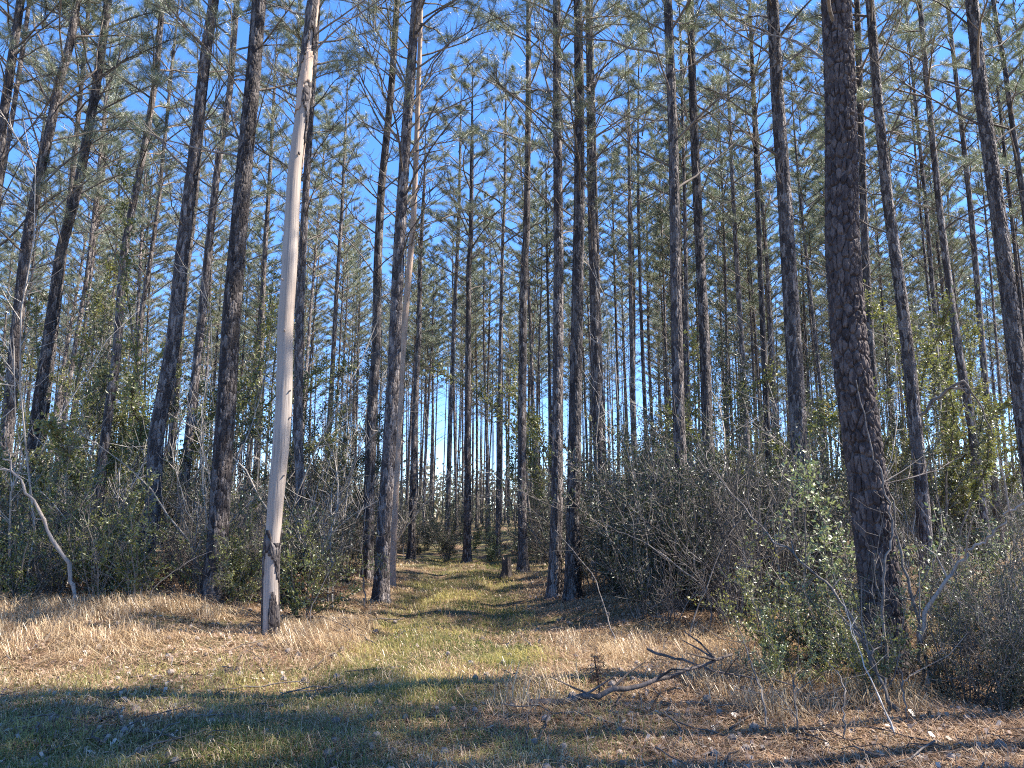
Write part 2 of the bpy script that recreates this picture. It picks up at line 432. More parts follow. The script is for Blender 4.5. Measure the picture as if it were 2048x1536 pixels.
def axis_points(pts2, d, H, step, smooth=1.0):
    """Trunk axis from picture points at depth d, from under the ground to height H; returns local points and base."""
    W = [at(px, py, d) for px, py in pts2]
    W.sort(key=lambda p: p.z)
    z = np.array([p.z for p in W]); x = np.array([p.x for p in W])
    gx = x[0]
    gz = float(ground_z(gx, d))
    s0 = (x[1] - x[0]) / (z[1] - z[0])
    if z[0] > gz:
        xb = x[0] - s0 * 0.6 * (z[0] - gz)
        z = np.insert(z, 0, gz - 0.25); x = np.insert(x, 0, xb)
    s1 = (x[-1] - x[-2]) / (z[-1] - z[-2])
    if z[-1] < H:
        z = np.append(z, [z[-1] + (H - z[-1]) * 0.5, H + 0.1]); x = np.append(x, [x[-1] + s1 * 0.5 * (H - z[-2] * 1.0) * 0.35, x[-1] + s1 * (H - z[-2]) * 0.35])
    zz = np.arange(gz - 0.2, H, step)
    xx = np.interp(zz, z, x)
    k = max(3, int(smooth / step)); ker = np.hanning(k + 2)[1:-1]; ker /= ker.sum()
    pad = np.concatenate([xx[0] + (np.arange(-k, 0)) * (xx[1] - xx[0]), xx, xx[-1] + np.arange(1, k + 1) * (xx[-1] - xx[-2])])
    xx = np.convolve(pad, ker, 'same')[k:-k]
    bx = float(np.interp(gz, zz, xx))
    base = Vector((bx, d, gz))
    P = np.stack([xx - bx, 0.05 * np.sin(zz * 0.35 + bx), zz - gz], -1); P[:, 1] -= P[0, 1]
    return P, base

def lathe_trunk(P, H, r0, sides, seed, plate=None):
    """Trunk skin round the axis P. plate = (cell width, cell height, relief) for real bark plates."""
    n = len(P); z = P[:, 2]
    rr = trunk_radius(z, H, r0)
    th = np.arange(sides) * 2 * math.pi / sides
    RR = rr[:, None] * (1 + 0.05 * np.sin(th * 2 + seed)[None, :] + 0.04 * np.sin(th * 3 + z[:, None] * 0.4))
    RR = RR * (1 + 0.10 * np.exp(-np.clip(z, 0, 99) / 0.25)[:, None] * np.sin(th * 5 + seed)[None, :])
    if plate:
        cw, ch, dep = plate
        c = cells(sides, z + 3, 2 * math.pi * r0, cw, ch, seed)
        fine = vnoise(np.arange(sides)[None, :] * 0.7 + 0 * z[:, None], z[:, None] * 40 + 0 * th[None, :], seed + 1)
        RR = RR + dep * (c - 0.7) * (rr / r0)[:, None] ** 0.5 + dep * 0.5 * (fine - 0.5)
    V = np.stack([P[:, 0][:, None] + RR * np.cos(th), P[:, 1][:, None] + RR * np.sin(th), z[:, None] + 0 * RR], -1)
    i = np.arange(n - 1)[:, None] * sides; j = np.arange(sides)[None, :]; j2 = (j + 1) % sides
    q = np.stack([i + j, i + j2, i + sides + j2, i + sides + j], -1).reshape(-1, 4)
    g = Geo(); g.quads(V.reshape(-1, 3), q)
    return g

rngB = np.random.RandomState(11)
LIVE_POOL, DEAD_POOL = [], []
for k in range(9):
    L = rngB.uniform(1.9, 3.4)
    tubes, tp, td = branch_skeleton(rngB, L, rngB.uniform(0.55, 0.95), rngB.uniform(0.25, 0.7), False, 0.022)
    g = Geo()
    for P, r in tubes: g.tube(P, r, 6 if len(P) > 3 else 4)
    ln = g.mesh("branch", [LIMB])
    g = Geo(); needles(g, tp, td, rngB, 34, 0.20, 0.0045, 0); LIVE_POOL.append((ln, g.mesh("needles", [NEEDLE])))
for k in range(8):
    L = rngB.uniform(0.8, 3.2)
    tubes, _, _ = branch_skeleton(rngB, L, rngB.uniform(0.3, 0.95), rngB.uniform(0.3, 0.9), True, 0.011 + 0.004 * L)
    g = Geo()
    for P, r in tubes: g.tube(P, r, 6 if len(P) > 3 else 4)
    DEAD_POOL.append(g.mesh("branch", [LIMB]))
TOP_POOL = []
for k in range(6):
    g = Geo(); crown_geo(g, rngB, 0.0, 7.5 + k * 0.35, 24, 2.7, 34, 0.20, 0.0046)
    TOP_POOL.append((g.mesh("crown", [LIMB, NEEDLE]), 7.5 + k * 0.35))

HERO_XY = []
# (picture points low to high, depth, width in picture at breast height, height, first limb, live crown from, plated?, label)
HEROES = [
    ([(20, 847), (34, 696), (55, 496), (79, 359), (102, 256), (116, 171), (140, 85), (152, 0)], 14.5, 26, 19, 6.0, 11, 1, "dark pine at the very edge of the wood, leaning towards the trail"),
    ([(62, 985), (75, 847), (99, 696), (126, 505), (160, 376), (191, 191), (208, 68)], 16, 25, 20, 6.5, 11, 1, "slim strongly leaning pine behind the pale fallen stick"),
    ([(200, 984), (212, 880), (236, 710), (250, 505), (290, 290), (311, 154), (321, 34)], 18, 20, 20, 7.0, 11, 0, "thin leaning pine between the leaning pine and the sun-speckled one"),
    ([(290, 1110), (304, 1030), (308, 881), (345, 676), (362, 505), (393, 273), (413, 103), (430, 0)], 13.5, 32, 20, 6.5, 11, 1, "sun-speckled pine with flaking bright bark and a dark foot"),
    ([(366, 983), (379, 847), (393, 710), (413, 505), (434, 325), (458, 188), (471, 34)], 17, 21, 20, 7.0, 11, 0, "narrow dark pine between the sun-speckled pine and the stout one"),
    ([(428, 1160), (435, 1080), (443, 950), (455, 800), (465, 640), (480, 480), (497, 300), (510, 170), (523, 0)], 11.8, 41, 20, 7.0, 11, 2, "stout straight pine, thickest in the wood left of the trail"),
    ([(601, 1000), (597, 880), (600, 676), (608, 505), (615, 376), (625, 205), (632, 103)], 16, 19, 19, 6.5, 11, 0, "grey pine standing directly behind the pale barkless snag"),
    ([(652, 930), (660, 812), (673, 573), (684, 420)], 30, 11, 21, 9, 12, 0, "thin distant pine in the gap beside the pale snag"),
    ([(514, 950), (520, 740), (528, 520), (540, 330)], 28, 13, 21, 9, 12, 0, "thin dark pine between the stout pine and the pale snag"),
    ([(739, 983), (742, 847), (753, 710), (756, 525), (763, 376), (777, 239), (783, 171), (794, 0)], 17.5, 20, 21, 6.5, 14.2, 0, "brightly sun-flecked pine close behind the dark trailside pine"),
    ([(762, 1190), (768, 1050), (775, 950), (787, 744), (797, 500), (811, 273), (821, 137), (831, 0)], 13.8, 27, 20, 6.2, 11, 1, "dark pine at the left edge of the trail with long bare limbs"),
    ([(824, 1040), (831, 800), (838, 676), (841, 505), (848, 380)], 25, 14, 15, 7.5, 10, 0, "slim dark pine standing alone in the sky gap beside the trail"),
    ([(934, 1110), (935, 1018), (935, 847), (937, 539), (942, 480), (944, 273)], 23, 15, 16.0, 8.0, 9.8, 0, "pine at the head of the trail with limbs fanning upward"),
    ([(1046, 1130), (1043, 949), (1045, 744), (1048, 539), (1053, 480), (1057, 200), (1057, 0)], 20.5, 18, 22, 8.0, 12, 0, "sunlit pine beside the dark stump at the trail end"),
    ([(1108, 1200), (1114, 1000), (1115, 800), (1117, 500), (1114, 200), (1113, 0)], 14.5, 22, 20, 7.0, 11, 1, "slender pine, nearer the trail of the paired straight pines"),
    ([(1144, 1200), (1148, 950), (1152, 700), (1158, 400), (1158, 200), (1155, 0)], 13.8, 25, 20, 7.0, 11, 1, "dark pine, farther from the trail of the paired straight pines"),
    ([(1198, 950), (1192, 780), (1186, 560), (1181, 350), (1179, 150), (1177, 0)], 19, 21, 20.5, 7.5, 11.5, 0, "reddish pine just behind the paired straight pines"),
    ([(1268, 870), (1263, 620), (1259, 350), (1255, 0)], 29, 12, 22, 9, 13, 0, "thin pale-barked pine midway between paired pines and thicket pine"),
    ([(1377, 1225), (1366, 1020), (1356, 850), (1350, 600), (1345, 300), (1335, 0)], 11.8, 25, 20, 6.5, 11, 1, "slim straight pine rising out of the dark twiggy thicket"),
    ([(1421, 970), (1415, 860), (1410, 690), (1400, 480), (1388, 200), (1382, 0)], 16.5, 24, 20, 6.8, 11, 1, "pine with a bright sunlit edge behind the dark thicket"),
    ([(1493, 890), (1483, 720), (1471, 500), (1460, 250)], 27, 13, 21, 9, 12, 0, "thin pine between the bright-edged pine and the curved grey one"),
    ([(1550, 880), (1545, 720), (1535, 520), (1520, 350), (1513, 230)], 30, 11, 21, 9, 12, 0, "wiry distant pine close beside the curved grey pine"),
    ([(1612, 1070), (1604, 950), (1597, 830), (1585, 610), (1573, 400), (1559, 200), (1548, 0)], 13, 34, 20, 6.5, 11, 1, "curved grey-barked pine beside the thick furrowed pine"),
    ([(1772, 1290), (1755, 1130), (1725, 900), (1697, 710), (1682, 500), (1680, 200), (1672, 0)], 7.6, 72, 20, 6.3, 11, 3, "thickest pine, close by, with furrowed plated reddish bark"),
    ([(1852, 1085), (1841, 950), (1820, 750), (1796, 570), (1770, 400), (1750, 200), (1735, 0)], 14, 28, 20, 6.5, 11, 1, "leaning dark pine just behind the thick furrowed pine"),
    ([(2062, 950), (2040, 800), (2015, 610), (1985, 400), (1955, 200), (1935, 0)], 11.5, 39, 20, 7.0, 11, 2, "tall dark pine leaning out over the pale crooked branch"),
    ([(1967, 1035), (1946, 860), (1922, 720), (1905, 600), (1885, 430)], 17.5, 20, 20, 8, 11.5, 0, "straight dark pine between the leaning pine and the tall outer one"),
    ([(1905, 950), (1880, 760), (1862, 580), (1846, 380)], 24, 12, 21, 8.5, 12, 0, "thin pale pine beside the yellow-green understorey tree"),
    ([(1996, 1030), (1966, 720), (1940, 440), (1925, 300)], 21, 15, 21, 8.5, 12, 0, "slender pine tucked behind the tall outer pine"),
    ([(2090, 800), (2047, 440), (2025, 280), (2010, 150), (1990, 30)], 20, 17, 21, 8, 11.5, 0, "reddish slim pine highest at the outer edge of the stand"),
    ([(253, 915), (273, 744), (284, 624), (297, 556), (318, 420)], 24, 13, 21, 8, 11.5, 0, "bright sunlit thin pine between the leaning pine and the speckled one"),
    ([(120, 915), (137, 778), (154, 676), (172, 560)], 26, 12, 21, 8, 11.5, 0, "thin reddish pine beside the strongly leaning pine"),
    ([(345, 915), (362, 700), (378, 540), (392, 420)], 25, 13, 21, 8, 11.5, 0, "thin sunlit pine close behind the speckled pine"),
    ([(895, 1050), (900, 850), (910, 600), (918, 430)], 31, 10, 21, 9, 12, 0, "thin pine just left of the one heading the trail"),
    ([(995, 1100), (998, 850), (1005, 500), (1010, 380)], 27, 9, 20, 9, 11, 0, "thread-thin pine between the trail-head pine and the sunlit stump pine"),
    ([(-30, 900), (-10, 500), (8, 260), (40, 20)], 15, 30, 20, 6.5, 11, 0, "outermost dark pine whose top enters the view"),
    ([(785, 1095), (790, 1000), (797, 840), (804, 720), (814, 590), (826, 450), (832, 300), (836, 180), (840, 70)], 16.5, 15, 20, 7.5, 13.5, 4, "slim tan-barked pine showing pink in the sun behind the dark trailside pine"),
]
PLATE = {4: (48, 0.03, 0.05, 0.12, 0.005), 1: (64, 0.026, 0.045, 0.10, 0.014), 2: (80, 0.020, 0.05, 0.11, 0.017), 3: (210, 0.010, 0.07, 0.15, 0.034)}
rngH = np.random.RandomState(5)
HERO_INFO, HERO_ROOT = [], []
for hi, (pp, d, w, H, zb, zc, pl, label) in enumerate(HEROES):
    H = H + rngH.uniform(-0.6, 0.6)
    zvis = min(H, 2.6 + 0.78 * d)
    off = math.cos(math.atan((pp[len(pp) // 2][0] - 1024) / FPX))      # a round stem looks wider towards the picture's edge
    r0 = w * off / FPX * d / 2 / (1 - 0.62 * (2.2 / H) ** 1.1) * 1.0
    root_name = "pine_tree"
    if pl:
        sides, step, cw, ch, dep = PLATE[pl]
        P, base = axis_points(pp, d, H, step)
        # coarse rows above the frame are enough
        keep = np.where(P[:, 2] < zvis)[0]; hi_rows = np.where(P[:, 2] >= zvis)[0][::12]
        P = P[np.concatenate([keep, hi_rows])]
        g = lathe_trunk(P, H, r0, sides, 100 + hi, (cw, ch, dep))
    else:
        P, base = axis_points(pp, d, H, 0.10)
        g = lathe_trunk(P, H, r0, 24, 100 + hi, None)
    root = empty(root_name, base); tag(root, label, "pine tree", "nearest pines of the stand")
    obj("trunk", g.mesh("trunk", [{3: BARK_BIG, 4: PALEBARK}.get(pl, BARK)]), root)
    HERO_XY.append((base.x, base.y)); HERO_INFO.append((label, base, P)); HERO_ROOT.append(root)
    ax = lambda z: float(np.interp(z, P[:, 2], P[:, 0]))
    ay = lambda z: float(np.interp(z, P[:, 2], P[:, 1]))
    az = rngH.uniform(0, 6.28)
    z = zb
    while z < zc:
        dead = rngH.rand() < 0.85 - 0.6 * (z - zb) / max(zc - zb, 1)
        az += 2.4 + rngH.normal(0, 0.4)
        s = rngH.uniform(0.7, 1.1)
        if dead:
            b = obj("branch", DEAD_POOL[rngH.randint(len(DEAD_POOL))], root, (ax(z), ay(z), z))
        else:
            lm, nm = LIVE_POOL[rngH.randint(len(LIVE_POOL))]
            b = obj("branch", lm, root, (ax(z), ay(z), z)); obj("needles", nm, b)
        b.rotation_euler = (0, 0, az); b.scale = (s, s, s)
        z += rngH.uniform(0.22, 0.5)
    for q in range(6):                                  # broken dead stubs low on the stem
        z = rngH.uniform(1.6, zb); s = rngH.uniform(0.12, 0.34)
        b = obj("branch", DEAD_POOL[rngH.randint(len(DEAD_POOL))], root, (ax(z), ay(z), z)); b.rotation_euler = (0, rngH.uniform(-.3, .5), rngH.uniform(0, 6.28)); b.scale = (s * 1.2,) * 3
    tm, th_ = TOP_POOL[rngH.randint(len(TOP_POOL))]
    c = obj("crown", tm, root, (ax(zc), ay(zc), zc)); c.rotation_euler = (0, 0, rngH.uniform(0, 6.28)); c.scale = (1, 1, (H - zc) / th_)

# long bare limbs that stand out against the sky
LIMBS = [(10, [(806, 330), (880, 200), (985, 75)], 1.2), (10, [(800, 400), (860, 300), (950, 190)], -0.8), (10, [(815, 230), (870, 130), (960, 0)], 0.6), (10, [(806, 300), (740, 190), (690, 95)], -0.6), (10, [(818, 180), (780, 110), (745, 40)], 0.8),
         (10, [(800, 430), (850, 350), (905, 290)], 0.9), (9, [(775, 270), (720, 170), (675, 95)], 0.3), (9, [(780, 210), (745, 120), (715, 10)], -0.4),
         (12, [(942, 480), (905, 400), (870, 335)], 0.5), (12, [(941, 500), (990, 430), (1045, 375)], -0.7), (12, [(943, 430), (970, 350), (988, 290)], 0.4), (12, [(942, 520), (1000, 470), (1060, 440)], 0.8), (12, [(942, 460), (900, 370), (885, 300)], -0.6),
         (0, [(113, 222), (191, 137), (212, 0)], 0.6), (0, [(109, 219), (65, 154), (0, 65)], -0.4), (0, [(116, 150), (75, 70), (55, 0)], 0.5), (1, [(185, 230), (235, 130), (262, 30)], 0.5), (5, [(492, 330), (455, 200), (462, 0)], 0.5),
         (14, [(1116, 250), (1085, 130), (1070, 30)], 0.5), (15, [(1157, 240), (1110, 160), (1085, 60)], -0.4), (15, [(1158, 330), (1120, 230), (1105, 200)], 0.4), (16, [(1181, 200), (1220, 100), (1245, 20)], 0.5),
         (19, [(1389, 90), (1440, 40), (1480, 0)], 0.4), (19, [(1391, 260), (1370, 215), (1355, 180)], -0.4), (19, [(1393, 200), (1450, 250), (1470, 300)], 0.6), (22, [(1563, 65), (1520, 60), (1475, 40)], 0.4), (22, [(1566, 70), (1590, 50), (1605, 30)], 0.3),
         (24, [(1752, 130), (1790, 60), (1815, 0)], 0.5), (24, [(1756, 280), (1800, 250), (1860, 225)], -0.5), (3, [(380, 350), (320, 280), (270, 250)], 0.5), (3, [(390, 280), (430, 200), (470, 140)], -0.5)]
rl = np.random.RandomState(61)
for hi, pp, dy in LIMBS:
    d = HEROES[hi][1]; root, (_, base, P) = HERO_ROOT[hi], HERO_INFO[hi]
    W = np.array([at(px, py, d + dy * k / 2) - base for k, (px, py) in enumerate(pp)])
    W[0, 0] = np.interp(W[0, 2], P[:, 2], P[:, 0]); W[0, 1] = np.interp(W[0, 2], P[:, 2], P[:, 1])
    tt = np.linspace(0, 2, 9); Q = np.stack([np.interp(tt, [0, 1, 2], W[:, c]) for c in range(3)], -1); Q[1:-1] += rl.normal(0, 0.02, (7, 3))
    g = Geo(); g.tube(Q, np.linspace(0.026, 0.006, 9), 6); tp, td = [], []
    for n in range(9):
        i = rl.randint(2, 8); dd = unit(Q[i + 1] - Q[i]); e = unit(dd + unit(rl.normal(size=3)) * 0.7) * rl.uniform(.25, .8)
        g.tube([Q[i], Q[i] + e * .5 + rl.normal(0, .03, 3), Q[i] + e], [.009, .006, .003], 4)
        if i > 4: tp += [Q[i] + e, Q[i] + e * .75]; td += [e, e]
    b = obj("branch", g.mesh("branch", [LIMB]), root)
    g = Geo(); needles(g, tp + [Q[-1], Q[-2]], td + [Q[-1] - Q[-2]] * 2, rl, 30, .2, .005, 0); obj("needles", g.mesh("needles", [NEEDLE]), b)

# ------------------------------------------------------------------ the pale barkless snag
def build_snag():
    pp = [(541, 1270), (543, 1120), (553, 1000), (563, 900), (570, 800), (573, 650), (580, 550), (585, 450), (590, 350), (598, 280), (608, 200), (616, 100), (627, 0)]
    d, H = 9.9, 10.2
    P, base = axis_points(pp, d, H, 0.04, 0.3)
    root = empty("dead_snag", base)
    tag(root, "pale barkless dead pine trunk with bark left only at foot and top", "dead tree")
    r0 = 0.097
    z = P[:, 2]
    prof = np.interp(z, [0, 0.9, 2.5, 5, 7.5, 10.3], [1.02, 0.92, 1.05, 1.0, 0.80, 0.55]) * r0
    sides = 40; th = np.arange(sides) * 2 * math.pi / sides
    def skin(sel, extra, seed, ragged=False):
        PP = P[sel]; rr = prof[sel]
        RR = rr[:, None] * (1 + 0.04 * np.sin(th * 2 + 1)[None, :]) + extra
        V = np.stack([PP[:, 0][:, None] + RR * np.cos(th), PP[:, 1][:, None] + RR * np.sin(th), PP[:, 2][:, None] + 0 * RR], -1)
        n = len(PP); i = np.arange(n - 1)[:, None] * sides; j = np.arange(sides)[None, :]; j2 = (j + 1) % sides
        q = np.stack([i + j, i + j2, i + sides + j2, i + sides + j], -1)
        if ragged is not False:
            q = q[ragged[:n - 1]]
        g = Geo(); g.quads(V.reshape(-1, 3), q.reshape(-1, 4)); return g
    sel = np.arange(len(P))
    obj("trunk", skin(sel, 0.004 * (vnoise(th[None, :] * 1.5 + 0 * z[:, None], z[:, None] * 2 + 0 * th[None, :], 5) - .5), 1).mesh("trunk", [BAREWOOD]), root)
    # bark that still clings: plates with ragged edges at the foot and from 7 m up
    def bark(lo, hi, seed, cover, name="bark_patch", mat=BARK, extra=0.0):
        s = np.where((z >= lo) & (z <= hi))[0]; zz = z[s]
        c = cells(sides, zz + 3, 2 * math.pi * r0, 0.04, 0.10, seed)
        nz = vnoise(np.arange(sides)[None, :] / sides * 6 + 0 * zz[:, None], zz[:, None] * 2.2 + 0 * th[None, :], seed)
        tt = cover(zz)[:, None]
        keep = nz < tt
        g = skin(s, 0.006 + extra + 0.010 * c, seed, keep)
        o = obj(name, g.mesh(name, [mat]), root); sm = o.modifiers.new("thick", 'SOLIDIFY'); sm.thickness = 0.010; sm.offset = -0.9
    bark(-0.2, 1.35, 21, lambda q: np.interp(q, [0, 0.7, 1.1, 1.35], [0.72, 0.62, 0.85, 0.0]))
    bark(5.2, 10.2, 22, lambda q: np.interp(q, [5.2, 6.2, 7.3, 10], [0.05, 0.30, 0.50, 0.72]), mat=PALEBARK)
    bark(6.4, 10.2, 25, lambda q: np.interp(q, [6.4, 7.0, 8, 10], [0.1, 0.30, 0.42, 0.55]), extra=0.008)
    rs = np.random.RandomState(8)
    for zk in (2.0, 2.75, 3.1, 3.9, 4.6, 5.3):          # broken knots
        a = rs.uniform(-2.6, -0.3); g = Geo()
        rk = float(np.interp(zk, z, prof))
        g.tube([[rk * 0.8, 0, 0], [rk + 0.02, 0, 0.008], [rk + 0.035, 0, 0.02]], [0.013, 0.011, 0.004], 6, 0, True)
        o = obj("knot", g.mesh("knot", [BAREWOOD]), root, (float(np.interp(zk, z, P[:, 0])), float(np.interp(zk, z, P[:, 1])), zk)); o.rotation_euler = (0, 0, a)
    for zk, a, s in ((7.3, 2.9, 1.0), (7.9, 0.2, 0.9), (8.2, -0.5, 1.0), (8.6, 2.7, 0.9), (9.0, 0.5, 1.1), (9.4, 3.6, 0.9), (9.7, -1.2, .8)):
        o = obj("branch", DEAD_POOL[rs.randint(len(DEAD_POOL))], root, (float(np.interp(zk, z, P[:, 0])), float(np.interp(zk, z, P[:, 1])), zk))
        o.rotation_euler = (0, 0, a); o.scale = (s * .8,) * 3
    HERO_XY.append((base.x, base.y)); HERO_INFO.append(("snag", base, P))
build_snag()

# ------------------------------------------------------------------ the rest of the stand
rngP = np.random.RandomState(21)
PROTO = []
for k in range(10):
    H = rngP.uniform(19.0, 22.5); r0 = rngP.uniform(0.06, 0.105)
    zz = np.linspace(-0.2, H, 40)
    sway = rngP.uniform(0.02, 0.12); ph = rngP.uniform(0, 6.28)
    P = np.stack([sway * np.sin(zz * 0.28 + ph), sway * np.cos(zz * 0.21 + ph), zz], -1); P[:, :2] -= P[0, :2]
    root = empty("pine_tree", (0, 0, -200))
    g = lathe_trunk(P, H, r0, 12, 300 + k)
    tr = obj("trunk", g.mesh("trunk", [BARK]), root)
    g = Geo()
    zc = H * rngP.uniform(0.52, 0.66)
    crown_geo(g, rngP, zc, H - 0.2, 44, rngP.uniform(2.1, 2.9), 34, 0.20, 0.0048, zdead=H * 0.28, ndead=18)
    cr = obj("crown", g.mesh("crown", [LIMB, NEEDLE]), root)
    reg(root, tr); reg(root, cr)
    PROTO.append((root, H, r0))

spots = []
def free(x, y, gap):
    for (a, b) in HERO_XY:
        if (a - x) ** 2 + (b - y) ** 2 < gap * gap: return False
    for (a, b) in spots:
        if (a - x) ** 2 + (b - y) ** 2 < gap * gap: return False
    return True
tries = 0
hidden_spots = [(8.6, 6.3), (7.2, 7.0), (7.0, 5.7), (8.9, 7.2), (6.3, 6.2), (8.0, 5.4), (9.4, 5.8), (20.5, 13.5), (24, 18), (27, 10)]
spots += hidden_spots
while len(spots) < 270 + len(hidden_spots) and tries < 30000:
    tries += 1
    y = 16.5 + 60 * rngP.rand() ** 0.75
    x = rngP.uniform(-0.72 * y - 1, 0.72 * y + 1)
    if abs(x - float(path_x(min(y, 26)))) < (2.1 if y < 30 else 0.0): continue
    if y < 40 and -0.26 * y < x < 0.03 * y and rngP.rand() < 0.97: continue          # the ride lets the sky in
    if not free(x, y, 2.2 if y < 30 else 1.6): continue
    spots.append((x, y))

ANCHORS = [(1, "the strongly leaning pine"), (3, "the sun-speckled pine"), (5, "the stout straight pine"), (len(HEROES), "the pale barkless snag"),
           (10, "the dark trailside pine"), (12, "the trail-head pine"), (15, "the paired straight pines"), (18, "the thicket pine"),
           (22, "the curved grey pine"), (23, "the thick furrowed pine"), (25, "the tall outer pine")]
AX = []
for i, nm in ANCHORS:
    _, b, P = HERO_INFO[i]
    zz = np.linspace(1, 6, 12); best = min(((abs(proj((b.x + np.interp(q, P[:, 2], P[:, 0]), b.y, b.z + q))[1] - 930), proj((b.x + np.interp(q, P[:, 2], P[:, 0]), b.y, b.z + q))[0]) for q in zz))
    AX.append((best[1], nm))
ORD = "first second third fourth fifth sixth seventh eighth ninth tenth eleventh twelfth thirteenth fourteenth fifteenth sixteenth seventeenth eighteenth nineteenth twentieth twenty-first twenty-second twenty-third twenty-fourth twenty-fifth twenty-sixth twenty-seventh twenty-eighth twenty-ninth thirtieth".split()
def place_labels(items, bands, make):
    """items: (object, world base). Labels by distance band and order beside the nearest landmark tree."""
    bins = {}
    for o, p in items:
        sx = proj((p[0], p[1], p[2] + 1.0))[0]
        k = min(range(len(AX)), key=lambda q: abs(AX[q][0] - sx))
        side = "left" if sx < AX[k][0] else "right"
        band = next(b for lim, b in bands if p[1] < lim)
        bins.setdefault((k, side, band), []).append((abs(sx - AX[k][0]), o))
    for (k, side, band), lst in bins.items():
        lst.sort(key=lambda q: q[0])
        for n, (_, o) in enumerate(lst):
            o['label'] = make(band, ORD[min(n, 29)], side, AX[k][1], o)

used, items, unseen_items = set(), [], []
for n, (x, y) in enumerate(spots):
    k = rngP.randint(len(PROTO)); src, H, r0 = PROTO[k]
    if k in used: o = copy_tree(src)
    else: o = src; used.add(k)
    o.location = (x, y, float(ground_z(x, y)) - 0.05)
    s = rngP.uniform(0.92, 1.08)
    o.rotation_euler = (rngP.normal(0, 0.012), rngP.normal(0, 0.018), rngP.uniform(0, 6.28)); o.scale = (s * 1.05, s * 1.05, s)
    tag(o, None, "pine tree", "pines of the planted stand")
    if n < 7:                                                   # extra crown copies added on unseen pines to deepen the verge's shade
        for q in (1, 2):
            c2 = CHILD[src.name][1].copy(); COL.objects.link(c2); c2.parent = o; c2.rotation_euler = (0, 0, q * 2.1)
    (unseen_items if n < len(hidden_spots) else items).append((o, o.location.copy()))
place_labels(items, [(27, "slender"), (42, "thin mid-stand"), (999, "wiry far-off")],
             lambda band, o_, side, a, ob: f"{band} pine, {o_} {side} of {a}")
for n, (o, p) in enumerate(unseen_items):
    o['label'] = f"shade-casting pine, {ORD[n % 20]} beyond the edge of the view" + (" again" if n >= 20 else "")
    o['group'] = "pines outside the view"

# ------------------------------------------------------------------ understorey
def shrub_geo(rng, H, spread, nst, ntw, nleaf, leaf_l, leaf_w, upright=0.75, stem_r=0.011, low=0.15):
    gs, gl = Geo(), Geo()
    LP, LD = [], []
    for s in range(nst):
        a = rng.uniform(0, 6.28); lean = rng.uniform(0.05, 1 - upright + 0.15)
        L = H * rng.uniform(0.3, 1.15); n = 7
        p = np.array([math.cos(a) * 0.12 * rng.rand(), math.sin(a) * 0.12 * rng.rand(), -0.05]); pts = [p]
        d = unit(np.array([math.cos(a) * lean * spread / H * 2, math.sin(a) * lean * spread / H * 2, 1.0]))
        for k in range(n):
            d = unit(d + rng.normal(0, 0.19, 3)); p = p + d * L / n; pts.append(p)
        pts = np.array(pts); gs.tube(pts, stem_r * np.linspace(1.1, 0.25, n + 1) * rng.uniform(0.6, 1.2), 5)
        for t in range(ntw):
            f = rng.uniform(low, 0.99) * n; i = min(int(f), n - 1)
            b = pts[i] + (pts[i + 1] - pts[i]) * (f - i)
            td = unit(unit(pts[i + 1] - pts[i]) * 0.5 + unit(rng.normal(size=3)) * 0.9 + np.array([0, 0, 0.3]))
            l = rng.uniform(0.15, 0.55) * min(1, H / 2.5)
            q = np.array([b, b + td * l * .5 + rng.normal(0, .02, 3), b + unit(td + np.array([0, 0, .2])) * l])
            gs.tube(q, [0.0045, 0.0035, 0.002], 3)
            if nleaf:
                u = rng.rand(nleaf, 1)
                LP.append(b + (q[2] - b) * u + rng.normal(0, 0.02, (nleaf, 3))); LD.append(np.repeat(td[None], nleaf, 0))
    if nleaf: leaves(gl, np.vstack(LP), np.vstack(LD), rng, leaf_l, leaf_w, 0)
    return gs, gl

rngS = np.random.RandomState(77)
SHRUB, BARE = [], []
def make_shrub(name, mat, *a, wood=None, **k):
    root = empty(name, (0, 0, -200))
    gs, gl = shrub_geo(rngS, *a, **k)
    st = obj("stems", gs.mesh("stems", [wood or TWIG]), root); reg(root, st)
    if gl.n:
        fo = obj("foliage", gl.mesh("foliage", [mat], False), root); reg(root, fo)
    root['fresh'] = 1
    return root
def put(src, x, y, s=1.0, rz=None, sz=None):
    if src.get('fresh'): o = src; del src['fresh']
    else: o = copy_tree(src)
    if 'fresh' in o: del o['fresh']
    o.location = (x, y, float(ground_z(x, y)) - 0.03)
    o.rotation_euler = (0, 0, rngS.uniform(0, 6.28) if rz is None else rz); o.scale = (s, s, sz or s)
    return o
for k in range(6):
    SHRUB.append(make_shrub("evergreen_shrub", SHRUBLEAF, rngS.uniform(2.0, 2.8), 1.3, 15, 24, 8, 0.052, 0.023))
OLIVE = [make_shrub("olive_shrub", YELLOWLEAF, rngS.uniform(1.6, 2.2), 1.0, 10, 18, 11, 0.055, 0.026) for k in range(3)]
PALE = [make_shrub("light_green_shrub", GREENLEAF, rngS.uniform(1.3, 1.8), 0.8, 8, 18, 14, 0.045, 0.022) for k in range(3)]
RUST = [make_shrub("rusty_shrub", RUSTLEAF, 1.2, 0.7, 6, 12, 9, 0.06, 0.03) for k in range(1)]
for k in range(5):
    BARE.append(make_shrub("bare_shrub", None, rngS.uniform(1.8, 3.0), 1.4, 12, 16, 0, 0, 0, stem_r=0.009))
TALL = [make_shrub("understorey_tree", YELLOWLEAF, rngS.uniform(6.0, 7.5), 2.2, 4, 95, 10, 0.075, 0.036, upright=0.85, stem_r=0.028, low=0.45) for k in range(4)]
